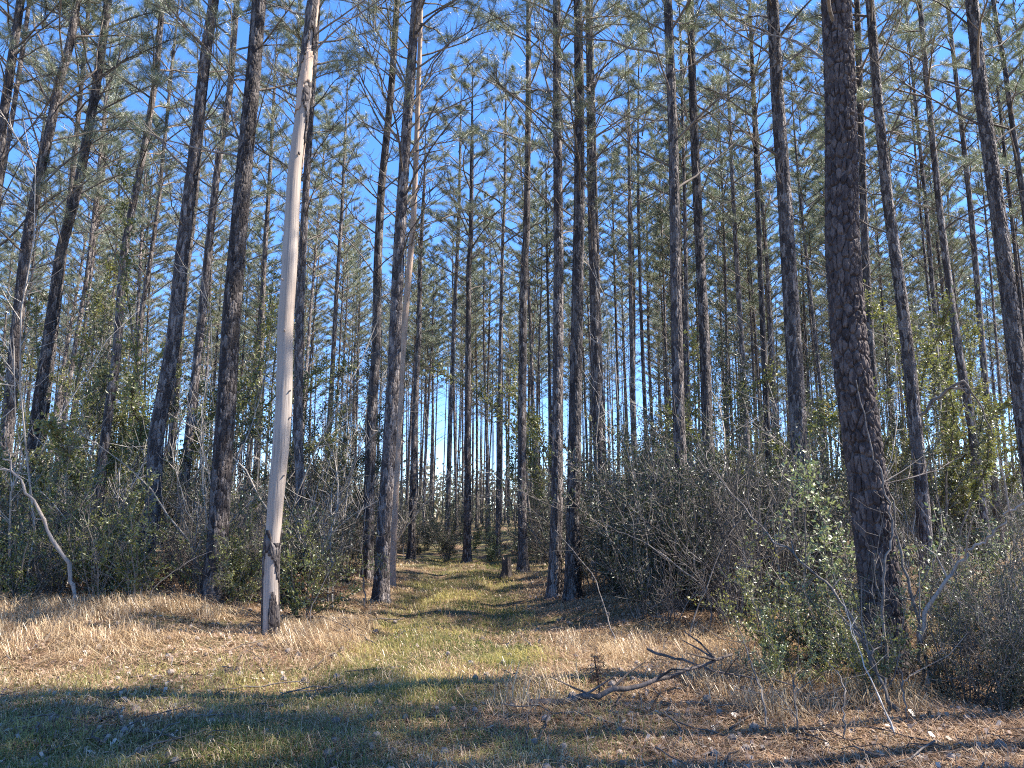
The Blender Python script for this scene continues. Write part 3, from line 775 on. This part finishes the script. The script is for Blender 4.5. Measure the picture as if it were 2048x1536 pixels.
TALLD = [make_shrub("evergreen_sapling", SHRUBLEAF, rngS.uniform(4.5, 6.5), 1.6, 4, 80, 9, 0.07, 0.03, upright=0.9, stem_r=0.022, low=0.45) for k in range(3)]
SAPL = [make_shrub("bare_sapling", None, rngS.uniform(3.5, 6.0), 0.7, 2, 30, 0, 0, 0, upright=0.95, stem_r=0.017, wood=PALETWIG) for k in range(4)]

groups = {}
def addto(key, o): groups.setdefault(key, []).append((o, o.location.copy()))
def scatter(n, pool, key, fx, fy, s=(0.8, 1.2), cond=None, clear=1.5):
    c = 0; tr = 0
    while c < n and tr < n * 60:
        tr += 1
        y = fy(); x = fx(y)
        if abs(x - float(path_x(y))) < clear + (0.3 if y < 14 else 0): continue
        if cond and not cond(x, y): continue
        o = put(pool[rngS.randint(len(pool))], x, y, rngS.uniform(*s)); addto(key, o); c += 1
U = rngS.uniform
wide = lambda y: U(-0.70 * y, 0.70 * y)
# dark thicket right of the trail
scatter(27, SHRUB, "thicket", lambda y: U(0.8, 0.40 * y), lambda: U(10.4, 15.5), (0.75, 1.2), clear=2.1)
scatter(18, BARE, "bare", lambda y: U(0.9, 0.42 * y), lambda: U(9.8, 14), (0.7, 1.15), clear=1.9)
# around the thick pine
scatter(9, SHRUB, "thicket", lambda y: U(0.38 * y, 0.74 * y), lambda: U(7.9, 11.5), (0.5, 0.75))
for x, y, s in ((2.55, 7.3, .62), (3.05, 6.9, .55), (2.75, 8.2, .75)): addto("olive", put(OLIVE[rngS.randint(3)], x, y, s))
for x, y, s, i in ((3.35, 8.4, 1.25, 0), (3.15, 8.0, .8, 1), (5.0, 8.0, .72, 2), (4.35, 5.9, .42, 0), (2.35, 7.0, .5, 1), (4.9, 6.5, .5, 1), (5.15, 9.2, .9, 2)): addto("pale", put(PALE[i], x, y, s))
for x, y, s in ((4.0, 6.4, .5), (4.5, 6.9, .55), (3.7, 6.9, .55), (4.95, 7.2, .6)): addto("bare", put(BARE[rngS.randint(5)], x, y, s))
for x, y, s in ((3.9, 6.3, .42), (4.3, 6.7, .45), (4.75, 6.9, .45), (3.6, 7.4, .5)): addto("thicket", put(SHRUB[rngS.randint(6)], x, y, s))
for x, y, s in ((4.1, 6.2, .5), (4.5, 6.3, .5), (3.8, 6.6, .6), (4.6, 6.7, .55), (5.1, 6.8, .6), (3.3, 7.2, .6), (4.9, 7.6, .8), (5.6, 7.6, .7)): addto("bare", put(BARE[rngS.randint(5)], x, y, s))
for x, y, s in ((4.15, 6.5, .38), (4.6, 6.4, .36), (5.2, 7.0, .45), (3.75, 6.9, .42)): addto("thicket", put(SHRUB[rngS.randint(6)], x, y, s))
# left strip
scatter(19, SHRUB, "left", lambda y: U(-0.70 * y, -0.20 * y), lambda: U(12.2, 17.5), (0.5, 0.9), clear=1.7)
scatter(22, BARE, "bare", lambda y: U(-0.70 * y, -0.20 * y), lambda: U(11.2, 16), (0.5, 1.0), clear=1.7)
scatter(22, OLIVE, "olive", lambda y: U(-0.70 * y, -0.25 * y), lambda: U(11.2, 16), (0.6, 1.1), clear=1.7)
# along the trail end and deeper in
scatter(26, SHRUB + BARE, "deep", lambda y: U(-0.3 * y, 0.12 * y), lambda: U(19, 30), (0.6, 1.0), clear=1.5)
scatter(24, SHRUB + OLIVE + PALE + BARE, "deep", lambda y: U(-6, 2.5), lambda: U(24.5, 32), (0.6, 1.1), clear=-1)
scatter(36, SHRUB, "deep", wide, lambda: U(17, 30), (0.8, 1.2), clear=2.2)
scatter(20, BARE, "bare", wide, lambda: U(16, 26), (0.9, 1.4), clear=2.0)
scatter(46, SHRUB, "far", wide, lambda: U(30, 55), (0.9, 1.4), clear=0)
for x, y in ((-6.7, 12.0), (-3.2, 12.4), (0.3, 24.2), (-6.0, 13.4)): addto("rust", put(RUST[0], x, y, .7))
# taller broadleaf growth
for px, d, s in ((130, 15, .95), (215, 14, .95), (300, 17, 1.15), (380, 17, 1.1), (60, 17, 1.0), (450, 18, .95), (1900, 16, 1.1), (1960, 19, 1.0), (1830, 21, 1.1), (20, 14, .8), (255, 20, 1.2), (560, 24, 1.2), (1640, 24, 1.2)):
    p = at(px, 1000, d); addto("tall", put(TALL[rngS.randint(4)], p.x, d, s))
for px, d, s in ((1520, 15, .85), (1470, 17, .95), (1270, 17, .8), (1230, 20, .9), (690, 18, 1.1), (640, 20, 1.1), (730, 22, 1.1), (560, 19, 1.0), (1700, 18, .9), (1800, 17, .8), (1880, 15, .75), (420, 16, .8), (160, 19, 1.1)):
    p = at(px, 1000, d); addto("talld", put(TALLD[rngS.randint(3)], p.x, d, s))
scatter(60, SAPL, "sapling", wide, lambda: U(11.8, 30), (0.8, 1.6), clear=1.7)
scatter(45, SAPL, "sapling", lambda y: U(-0.7 * y, -0.12 * y), lambda: U(11.6, 24), (0.7, 1.6), clear=1.7)
scatter(22, TALL, "tall", wide, lambda: U(17, 34), (0.9, 1.5), clear=2.2)
scatter(14, TALLD, "talld", wide, lambda: U(19, 36), (0.8, 1.5), clear=2.2)

BANDS = [(9.5, "front"), (14, "near"), (19, "inner"), (27, "deep"), (999, "remote")]
def lab(kind):
    return lambda band, o_, side, a, ob: f"{kind}, {band} row, {o_} {side} of {a}"
META = {"thicket": ("dark thicket shrub", "shrub", "evergreen shrubs of the right thicket"),
        "left": ("small-leaved brush shrub", "shrub", "evergreen shrubs of the left brush"),
        "olive": ("sunlit olive shrub", "shrub", "olive shrubs"), "pale": ("light green shrub", "shrub", "light green shrubs"),
        "rust": ("rusty-leaved shrub", "shrub", "rusty shrubs"), "bare": ("leafless twiggy shrub", "shrub", "bare shrubs"),
        "deep": ("shaded understorey shrub", "shrub", "shrubs under the inner stand"), "far": ("tall hazy shrub", "shrub", "shrubs far in the stand"),
        "tall": ("yellow-green broadleaf tree", "small tree", "broadleaf understorey trees"),
        "talld": ("slim dark-leaved sapling", "small tree", "evergreen saplings"), "sapling": ("bare pale sapling", "sapling", "bare saplings")}
for key, lst in groups.items():
    kind, cat, grp = META[key]
    for o, p in lst: tag(o, None, cat, grp)
    place_labels(lst, BANDS, lab(kind))

# ------------------------------------------------------------------ sticks, vines, fallen wood
def stick(name, pts, r, label, cat, mat=TWIG, twigs=0, seed=0, group=None, base_on_ground=True):
    """pts: (px, py, depth) along the stick."""
    W = [at(*q) for q in pts]
    base = W[0].copy()
    if base_on_ground:
        gz = float(ground_z(base.x, base.y)); W.insert(0, Vector((base.x, base.y, gz - 0.03))) if base.z > gz + 0.05 else None
        base = W[0].copy()
    root = empty(name, base); tag(root, label, cat, group)
    L = np.array([w - base for w in W]); rs = np.random.RandomState(seed)
    t = np.linspace(0, 1, len(L)); tt = np.linspace(0, 1, max(10, len(L) * 5))
    Q = np.stack([np.interp(tt, t, L[:, k]) for k in range(3)], -1)
    k = np.array([.25, .5, .25])
    for _ in range(4):
        Q[1:-1] = np.stack([np.convolve(Q[:, c], k, 'same') for c in range(3)], -1)[1:-1]
    Q[1:-1] += rs.normal(0, r * 0.8, Q[1:-1].shape)
    g = Geo(); g.tube(Q, r * np.linspace(1.1, 0.35, len(Q)) * rs.uniform(.8, 1.2, len(Q)), 8, 0, True)
    obj("stem", g.mesh("stem", [mat]), root)
    for n in range(twigs):
        i = rs.randint(len(Q) // 4, len(Q) - 1); d = unit(Q[i] - Q[i - 1]); td = unit(d + unit(rs.normal(size=3)) * 0.9)
        l = rs.uniform(0.15, 0.6); g = Geo()
        g.tube([Q[i], Q[i] + td * l * .5 + rs.normal(0, .03, 3), Q[i] + td * l + np.array([0, 0, rs.uniform(-.08, .12)])], [r * .45, r * .32, r * .15], 5)
        obj("twig", g.mesh("twig", [mat]), root)
    return root
stick("fallen_branch", [(150, 1165, 11.0), (98, 1055, 10.9), (55, 985, 10.8), (5, 918, 10.7)], 0.032, "pale thick broken stick leaning among the brush at the wood edge", "branch", BAREWOOD, 2, 1)
stick("crooked_branch", [(1840, 1230, 6.9), (1915, 1130, 6.8), (1955, 1092, 6.7), (1985, 1068, 6.6), (2010, 1030, 6.5), (2060, 998, 6.4)], 0.02, "pale crooked branch reaching in under the tall outer pine", "branch", BAREWOOD, 3, 2)
stick("leaning_stem", [(1800, 1440, 6.1), (1745, 1330, 6.4), (1690, 1200, 6.8), (1600, 1120, 7.4), (1500, 1040, 8.4), (1395, 890, 9.2)], 0.015, "long arching grey stem slanting across the thicket to the thick pine", "branch", TWIG, 14, 3)
stick("leaning_stem", [(1780, 1410, 6.2), (1745, 1300, 6.4), (1700, 1240, 6.5)], 0.015, "smooth dark bent stem rising in front of the thick pine", "branch", TWIG, 3, 4)
stick("vine", [(1783, 1400, 6.9), (1768, 1250, 7.0), (1765, 1130, 7.1), (1790, 1060, 7.2), (1765, 960, 7.25), (1740, 890, 7.3), (1712, 760, 7.35)], 0.014, "grey vine climbing the thick furrowed pine", "vine", TWIG, 5, 5)
stick("vine", [(1840, 1290, 7.2), (1815, 1160, 7.3), (1785, 1000, 7.4), (1745, 880, 7.5)], 0.018, "shaggy sunlit vine standing off the sunny side of the thick pine", "vine", TWIG, 9, 6)
stick("leaning_stem", [(1790, 1470, 5.6), (1720, 1310, 6.0), (1690, 1215, 6.3)], 0.006, "thin pale whip leaning in front of the thick pine foot", "branch", PALETWIG, 2, 7)
stick("leaning_stem", [(1985, 870, 9.5), (1930, 750, 9.5), (1840, 830, 9.8)][::-1], 0.022, "dark dead limb angled between the leaning pines", "branch", LIMB, 5, 8, None, False)
for n, (pts, r, lb) in enumerate((
    ([(1690, 1450, 5.6), (1690, 1380, 5.7), (1675, 1340, 5.9)], .008, "short bent stem standing in straw before the thick pine"),
    ([(1595, 1440, 5.7), (1585, 1370, 5.9), (1600, 1330, 6.1)], .008, "forked pale seedling stem in the straw bay"),
    ([(1810, 1400, 5.9), (1803, 1365, 6.0), (1830, 1345, 6.1)], .008, "curved pale shoot beside the leaning whip"),
    ([(1530, 1400, 6.0), (1500, 1320, 6.6), (1470, 1230, 7.2)], .007, "slim slanting shoot beside the olive shrubs"),
    ([(1230, 1280, 9.0), (1190, 1150, 9.8), (1110, 1060, 10.4)], .009, "long thin bare shoot at the thicket edge by the paired pines"),
    ([(1420, 1180, 9.8), (1300, 1090, 10.2), (1210, 1050, 10.4)], .012, "low grey limb lying across the thicket front"),
    ([(1380, 1260, 9.4), (1450, 1080, 9.8), (1500, 1010, 10)], .010, "pale branching shoot beside the thicket pine"),
    ([(70, 1200, 11.4), (90, 1120, 11.6), (225, 1010, 12)], .016, "pale slanted sapling left of the sun-speckled pine"),
    ([(120, 1180, 11.5), (150, 1110, 11.6), (220, 1015, 11.8)], .011, "twin thin slanted sapling beside the pale slanted one"),
    ([(215, 1190, 11.6), (240, 1050, 12), (255, 960, 12.2)], .009, "upright pale whip at the brush edge"),
    ([(300, 1180, 11.2), (380, 1120, 11.4), (455, 1090, 11.6)], .009, "grey arching twig at the foot of the stout pine"),
    ([(730, 1200, 13), (722, 1110, 13.2), (735, 1000, 13.4)], .014, "bent pale sapling beside the dark trailside pine"),
    ([(620, 1220, 11), (660, 1140, 11.2), (690, 1080, 11.4)], .009, "thin slanting stick behind the snag foot"),
    ([(20, 1190, 11.6), (18, 1080, 11.8), (22, 960, 12)], .012, "crooked pale stem beside the broken stick"),
    ([(2000, 1180, 7.6), (2010, 1130, 7.6), (2045, 1105, 7.6)], .008, "arching twig under the crooked branch"))):
    stick("bare_shoot", pts, r, lb, "stem", TWIG, 5, 30 + n, "bare shoots along the wood edge")
def ground_branch(name, pts, r, label, mat, tw, seed):
    P = [Vector((x, y, float(ground_z(x, y)) + h)) for x, y, h in pts]
    base = P[0]; root = empty(name, base); tag(root, label, "branch")
    L = np.array([p - base for p in P]); g = Geo(); rs = np.random.RandomState(seed)
    t = np.linspace(0, 1, len(L)); tt = np.linspace(0, 1, 14); Q = np.stack([np.interp(tt, t, L[:, k]) for k in range(3)], -1); Q[1:-1] += rs.normal(0, r * .5, (12, 3))
    g.tube(Q, r * np.linspace(1, .4, 14), 8, 0, True); obj("stem", g.mesh("stem", [mat]), root)
    for n in range(tw):
        i = rs.randint(3, 13); a = rs.uniform(0, 6.28); l = rs.uniform(.15, .45); g = Geo()
        e = np.array([math.cos(a), math.sin(a), rs.uniform(.1, .7)]) * l
        g.tube([Q[i], Q[i] + e * .5 + rs.normal(0, .02, 3), Q[i] + e], [r * .4, r * .3, r * .12], 5); obj("twig", g.mesh("twig", [mat]), root)
ground_branch("fallen_branch", [(0.12, 6.4, .05), (0.75, 6.55, .10), (1.3, 6.8, .16), (2.0, 7.2, .26)], .03, "dark fallen limb lying on the straw below the thicket", DARKWOOD, 8, 1)
ground_branch("fallen_branch", [(1.3, 7.6, .25), (1.75, 7.1, .15), (2.3, 6.7, .12)], .014, "thin dark twig lying across the fallen limb", DARKWOOD, 5, 2)
ground_branch("fallen_branch", [(-2.9, 11.3, .06), (-2.1, 11.6, .08), (-1.7, 12.2, .05)], .02, "grey stick lying at the trail edge below the dark pine", TWIG, 4, 3)
ground_branch("fallen_branch", [(-2.5, 10.2, .06), (-2.0, 9.9, .12), (-1.6, 9.6, .04)], .018, "dark curved stick in the shade beside the snag", DARKWOOD, 4, 4)
ground_branch("fallen_branch", [(2.45, 4.9, .03), (2.6, 4.6, .04), (2.9, 4.55, .08)], .009, "small dark forked twig on the straw at the roadside", DARKWOOD, 3, 5)

def build_sprig():
    p = at(1197, 1385, 6.7); z = float(ground_z(p.x, 6.7))
    root = empty("pine_seedling", (p.x, 6.7, z)); tag(root, "small dead brown pine seedling standing in the straw", "seedling")
    g = Geo(); Q = np.array([[0, 0, -.03], [.01, 0, .1], [-.01, .01, .2], [-.03, 0, .36]]); g.tube(Q, [.012, .010, .008, .005], 6)
    obj("stem", g.mesh("stem", [DARKWOOD]), root)
    rs = np.random.RandomState(2); tp, td = [], []
    for k in range(16):
        z_ = rs.uniform(.12, .36); d = unit(rs.normal(size=3) * [1, 1, .4] + [0, 0, .35]); b = np.array([0, 0, z_]); e = b + d * rs.uniform(.06, .17)
        g = Geo(); g.tube([b, e], [.004, .002], 4); obj("twig", g.mesh("twig", [DARKWOOD]), root); tp.append(e); td.append(d)
    g = Geo(); needles(g, tp, td, rs, 26, .06, .005, 0); obj("needles", g.mesh("needles", [leaf_material("dead_brown_needles", [(0, (.05, .028, .018)), (1, (.14, .08, .05))], .1, .02)]), root)
build_sprig()
def build_stump():
    p = at(1013, 1120, 19.5); z = float(ground_z(p.x, 19.5))
    zz = np.linspace(-.05, .42, 24); sides = 40; th = np.arange(sides) * 2 * math.pi / sides
    RR = (0.115 + .07 * np.exp(-np.clip(zz, 0, 9) / .08))[:, None] * (1 + .12 * np.sin(th * 5)[None, :] * np.exp(-np.clip(zz, 0, 9) / .2)[:, None] + .05 * np.sin(th * 9 + 1)[None, :])
    V = np.stack([RR * np.cos(th), RR * np.sin(th), zz[:, None] + ((.16 * (vnoise(th * 2.5, th * 0 + 1, 3) - .5) + .07 * np.cos(th + 2))[None, :] * sstep(.1, .42, zz)[:, None])], -1)
    i = np.arange(23)[:, None] * sides; j = np.arange(sides)[None, :]; j2 = (j + 1) % sides
    g = Geo(); g.quads(V.reshape(-1, 3), np.stack([i + j, i + j2, i + sides + j2, i + sides + j], -1).reshape(-1, 4))
    root = empty("tree_stump", (p.x, 19.5, z)); tag(root, "dark weathered stump at the far end of the trail", "stump")
    obj("stump_side", g.mesh("stump_side", [DARKWOOD]), root)
    g = Geo(); top = V[-1].copy(); g.tris(np.vstack([top, [[0, 0, .33]]]), [[k, (k + 1) % sides, sides] for k in range(sides)]); obj("cut_face", g.mesh("cut_face", [LIMB]), root)
build_stump()

# ------------------------------------------------------------------ ground cover: grass, straw, needles (nobody could count them)
rngG = np.random.RandomState(404)
def sample(n, y0, y1, halfw, bias=1.6):
    y = y0 + (y1 - y0) * rngG.rand(n) ** bias
    x = (rngG.rand(n) * 2 - 1) * halfw(y)
    return x, y
def blades(name, x, y, h, w, lean, mat, label_kind="stuff", dirw=None):
    n = len(x); z = ground_z(x, y)
    a = rngG.rand(n) * 2 * math.pi if dirw is None else dirw + rngG.normal(0, 0.6, n)
    le = lean * (0.3 + 0.9 * rngG.rand(n)); d = np.stack([np.cos(a), np.sin(a), 0 * a], -1)
    s = np.stack([-np.sin(a + rngG.normal(0, .8, n)), np.cos(a), 0 * a], -1) * (w / 2)[:, None]
    b = np.stack([x, y, z - 0.01], -1)
    m = b + d * (le * h * 0.35)[:, None] + np.array([0, 0, 1.0]) * (h * 0.6 * np.sqrt(np.clip(1 - (le * .5) ** 2, .1, 1)))[:, None]
    t = b + d * (le * h)[:, None] + np.array([0, 0, 1.0]) * (h * np.clip(1 - 0.75 * le, 0.06, 1))[:, None]
    V = np.stack([b - s, b + s, m - s * .8, m + s * .8, t], 1).reshape(-1, 3)
    i = np.arange(n) * 5
    g = Geo(); g.tris(V, np.concatenate([np.stack([i, i + 1, i + 3], -1), np.stack([i, i + 3, i + 2], -1), np.stack([i + 2, i + 3, i + 4], -1)]))
    o = obj(name, g.mesh(name, [mat], False)); o['kind'] = 'stuff'
    return o
hw = lambda y: 0.74 * y + 0.3
def greenness(x, y):
    dx = np.abs(x - path_x(y)); on = 1 - sstep(0.75, 1.5, dx)
    fore = (1 - sstep(6.8, 9.0, y)) * (1 - sstep(0.0, 1.6, x))
    return np.clip(np.maximum(on, fore) * (0.1 + 1.25 * vnoise(x * .9, y * 1.3, 9)), 0, 1) 
x, y = sample(420000, 4.2, 26, hw)
k = rngG.rand(len(x)) < greenness(x, y); x, y = x[k][:120000], y[k][:200000]
hgt = (0.04 + 0.08 * rngG.rand(len(x))) * (0.7 + 0.9 * vnoise(x * 1.5, y * 1.5, 12))
blades("green_grass", x, y, hgt, 0.003 + 0.0004 * y, 0.8, GREEN)
x, y = sample(330000, 4.2, 24, hw)
cl = vnoise(x * .9, y * 1.2, 31)
dx = np.abs(x - path_x(y))
dens = np.clip(1.1 - greenness(x, y) * .72, 0, 1) * (0.2 + 0.9 * cl) * np.where((x > 0.6) & (y < 7.2), 0.45, 1) * np.where((y > 12) & (dx > 3.2), 0.25, 1)
k = rngG.rand(len(x)) < dens; x, y = x[k][:150000], y[k][:150000]; cl = vnoise(x * .9, y * 1.2, 31)
blades("dry_grass", x, y, (0.04 + 0.11 * rngG.rand(len(x))) * (0.5 + 1.0 * cl), 0.0028 + 0.0003 * y, 1.45, STRAW)
# long bleached tufts along the wood edge
tx, ty, ta = [], [], []
for _ in range(640):
    if rngG.rand() < 0.6: cx, cy = U(-8.2, -1.9), U(8.4, 11.3)
    else: cx, cy = U(-0.2, 4.6), U(6.2, 9.6)
    if vnoise(cx * .9, cy * .9, 55) < 0.44 or (abs(cx - float(path_x(cy))) < 1.0 and cy > 8.5): continue
    m = rngG.randint(20, 110)
    tx.append(cx + rngG.normal(0, .10, m)); ty.append(cy + rngG.normal(0, .10, m)); ta.append(np.full(m, rngG.uniform(0, 6.28)))
x, y, a = map(np.concatenate, (tx, ty, ta))
blades("long_straw", x, y, 0.12 + 0.30 * rngG.rand(len(x)) ** 1.4, 0.0045 + 0 * x, 1.3, STRAW, dirw=a)
# fallen needles and leaves
def litter(name, n, y0, y1, length, width, mat, keep, tilt=0.25):
    x, y = sample(n, y0, y1, hw); k = rngG.rand(n) < keep(x, y); x, y = x[k], y[k]; n = len(x)
    p = np.stack([x, y, ground_z(x, y) + 0.012 + 0.03 * rngG.rand(n)], -1)
    d = unit(np.stack([rngG.normal(size=n), rngG.normal(size=n), rngG.normal(0, tilt, n)], -1)); s = unit(np.cross(d, [0, 0, 1.0]))
    L = (length * (0.6 + .8 * rngG.rand(n)))[:, None]; W = (width * (0.7 + .05 * y))[:, None] * 0.5
    V = np.stack([p - d * L / 2 - s * W, p - d * L / 2 + s * W, p + d * L / 2 + s * W, p + d * L / 2 - s * W], 1).reshape(-1, 3)
    g = Geo(); g.quads(V, np.arange(n * 4).reshape(-1, 4)); o = obj(name, g.mesh(name, [mat], False)); o['kind'] = 'stuff'
litter("needle_litter", 230000, 4.2, 20, 0.16, 0.0035, LITTER, lambda x, y: np.clip(1.0 - greenness(x, y) * 0.95, .1, 1))
litter("leaf_litter", 26000, 4.2, 24, 0.05, 0.028, DEADLEAF, lambda x, y: np.clip(sstep(.8, 2.5, np.abs(x - path_x(y))), .06, 1), 0.5)

def fallen_twigs():
    g = Geo(); rs = np.random.RandomState(71)
    x, y = sample(420, 4.4, 16, hw)
    for a, b in zip(x, y):
        if abs(a - float(path_x(b))) < .8 and rs.rand() < .8: continue
        l = rs.uniform(.12, .7); an = rs.uniform(0, 6.28); t = np.linspace(0, 1, 5)
        X = a + math.cos(an) * l * t + rs.normal(0, .015, 5); Y = b + math.sin(an) * l * t + rs.normal(0, .015, 5)
        g.tube(np.stack([X, Y, ground_z(X, Y) + .03 + .05 * rs.rand(5)], -1), rs.uniform(.003, .009) * np.linspace(1, .5, 5), 5, rs.randint(2))
    o = obj("fallen_twigs", g.mesh("fallen_twigs", [TWIG, DARKWOOD])); o['kind'] = 'stuff'
fallen_twigs()

def fallen_cones():
    g = Geo(); rs = np.random.RandomState(19); x, y = sample(260, 4.4, 13, hw)
    for a, b in zip(x, y):
        z = float(ground_z(a, b)) + .025; an = rs.uniform(0, 6.28); l = rs.uniform(.05, .085); d = np.array([math.cos(an), math.sin(an), rs.uniform(-.2, .3)])
        t = np.linspace(0, 1, 7); r = l * .42 * np.sin(np.pi * (t * .9 + .08)) * (1 + .25 * (np.arange(7) % 2))
        g.tube(np.array([a, b, z]) + d * (t * l)[:, None], r, 7, 0)
    o = obj("fallen_cones", g.mesh("fallen_cones", [LIMB], False)); o['kind'] = 'stuff'
fallen_cones()

def far_pines():
    g = Geo(); rs = np.random.RandomState(14); TP, TD = [], []
    for _ in range(330):
        y = rs.uniform(58, 98); x = rs.uniform(-0.75 * y, 0.75 * y); H = rs.uniform(16, 23); z0 = float(ground_z(x, y)); r = rs.uniform(.05, .10)
        lx = rs.normal(0, .3)
        g.tube([[x, y, z0 - .1], [x + lx * .4, y, z0 + H * .5], [x + lx, y, z0 + H]], [r, r * .7, r * .15], 5, 0)
        for k in range(24):
            t = rs.rand(); zz = z0 + H * (.58 + .42 * t); a = rs.uniform(0, 6.28); L = 2.4 * (1 - t) ** .8 + .4; rise = rs.uniform(.3, .9)
            d = np.array([math.cos(a), math.sin(a), rise]); b = np.array([x + lx * (.58 + .42 * t), y, zz])
            g.tube([b, b + d * L * .8], [.02, .008], 3, 0)
            for u in rs.uniform(.4, 1, 7): TP.append(b + d * L * u * .8 + rs.normal(0, .22, 3)); TD.append(d)
    needles(g, TP, TD, rs, 12, .24, .012, 1)
    o = obj("far_pines", g.mesh("far_pines", [BARK, NEEDLE], False)); o['kind'] = 'stuff'

# ------------------------------------------------------------------ more of the same stand, too deep in to tell apart
far_pines()

# ------------------------------------------------------------------ the woods beyond
def far_woods():
    g = Geo(); rs = np.random.RandomState(90)
    LP = []
    for _ in range(900):
        y = rs.uniform(95, 170); x = rs.uniform(-0.85 * y, 0.85 * y); h = rs.uniform(3, 9) * (1 if rs.rand() < .8 else 1.5)
        g.tube([[x, y, 0], [x + rs.normal(0, .3), y, h]], [0.09, 0.03], 4, 0)
        n = 90; LP.append(np.stack([x + rs.normal(0, 1.1, n), y + rs.normal(0, 1.1, n), h * rs.uniform(.05, 1.05, n)], -1))
    P = np.vstack(LP); leaves(g, P, np.zeros_like(P), rs, 0.55, 0.4, 1)
    o = obj("distant_woods", g.mesh("distant_woods", [LIMB, FARLEAF], False)); o['kind'] = 'stuff'
far_woods()
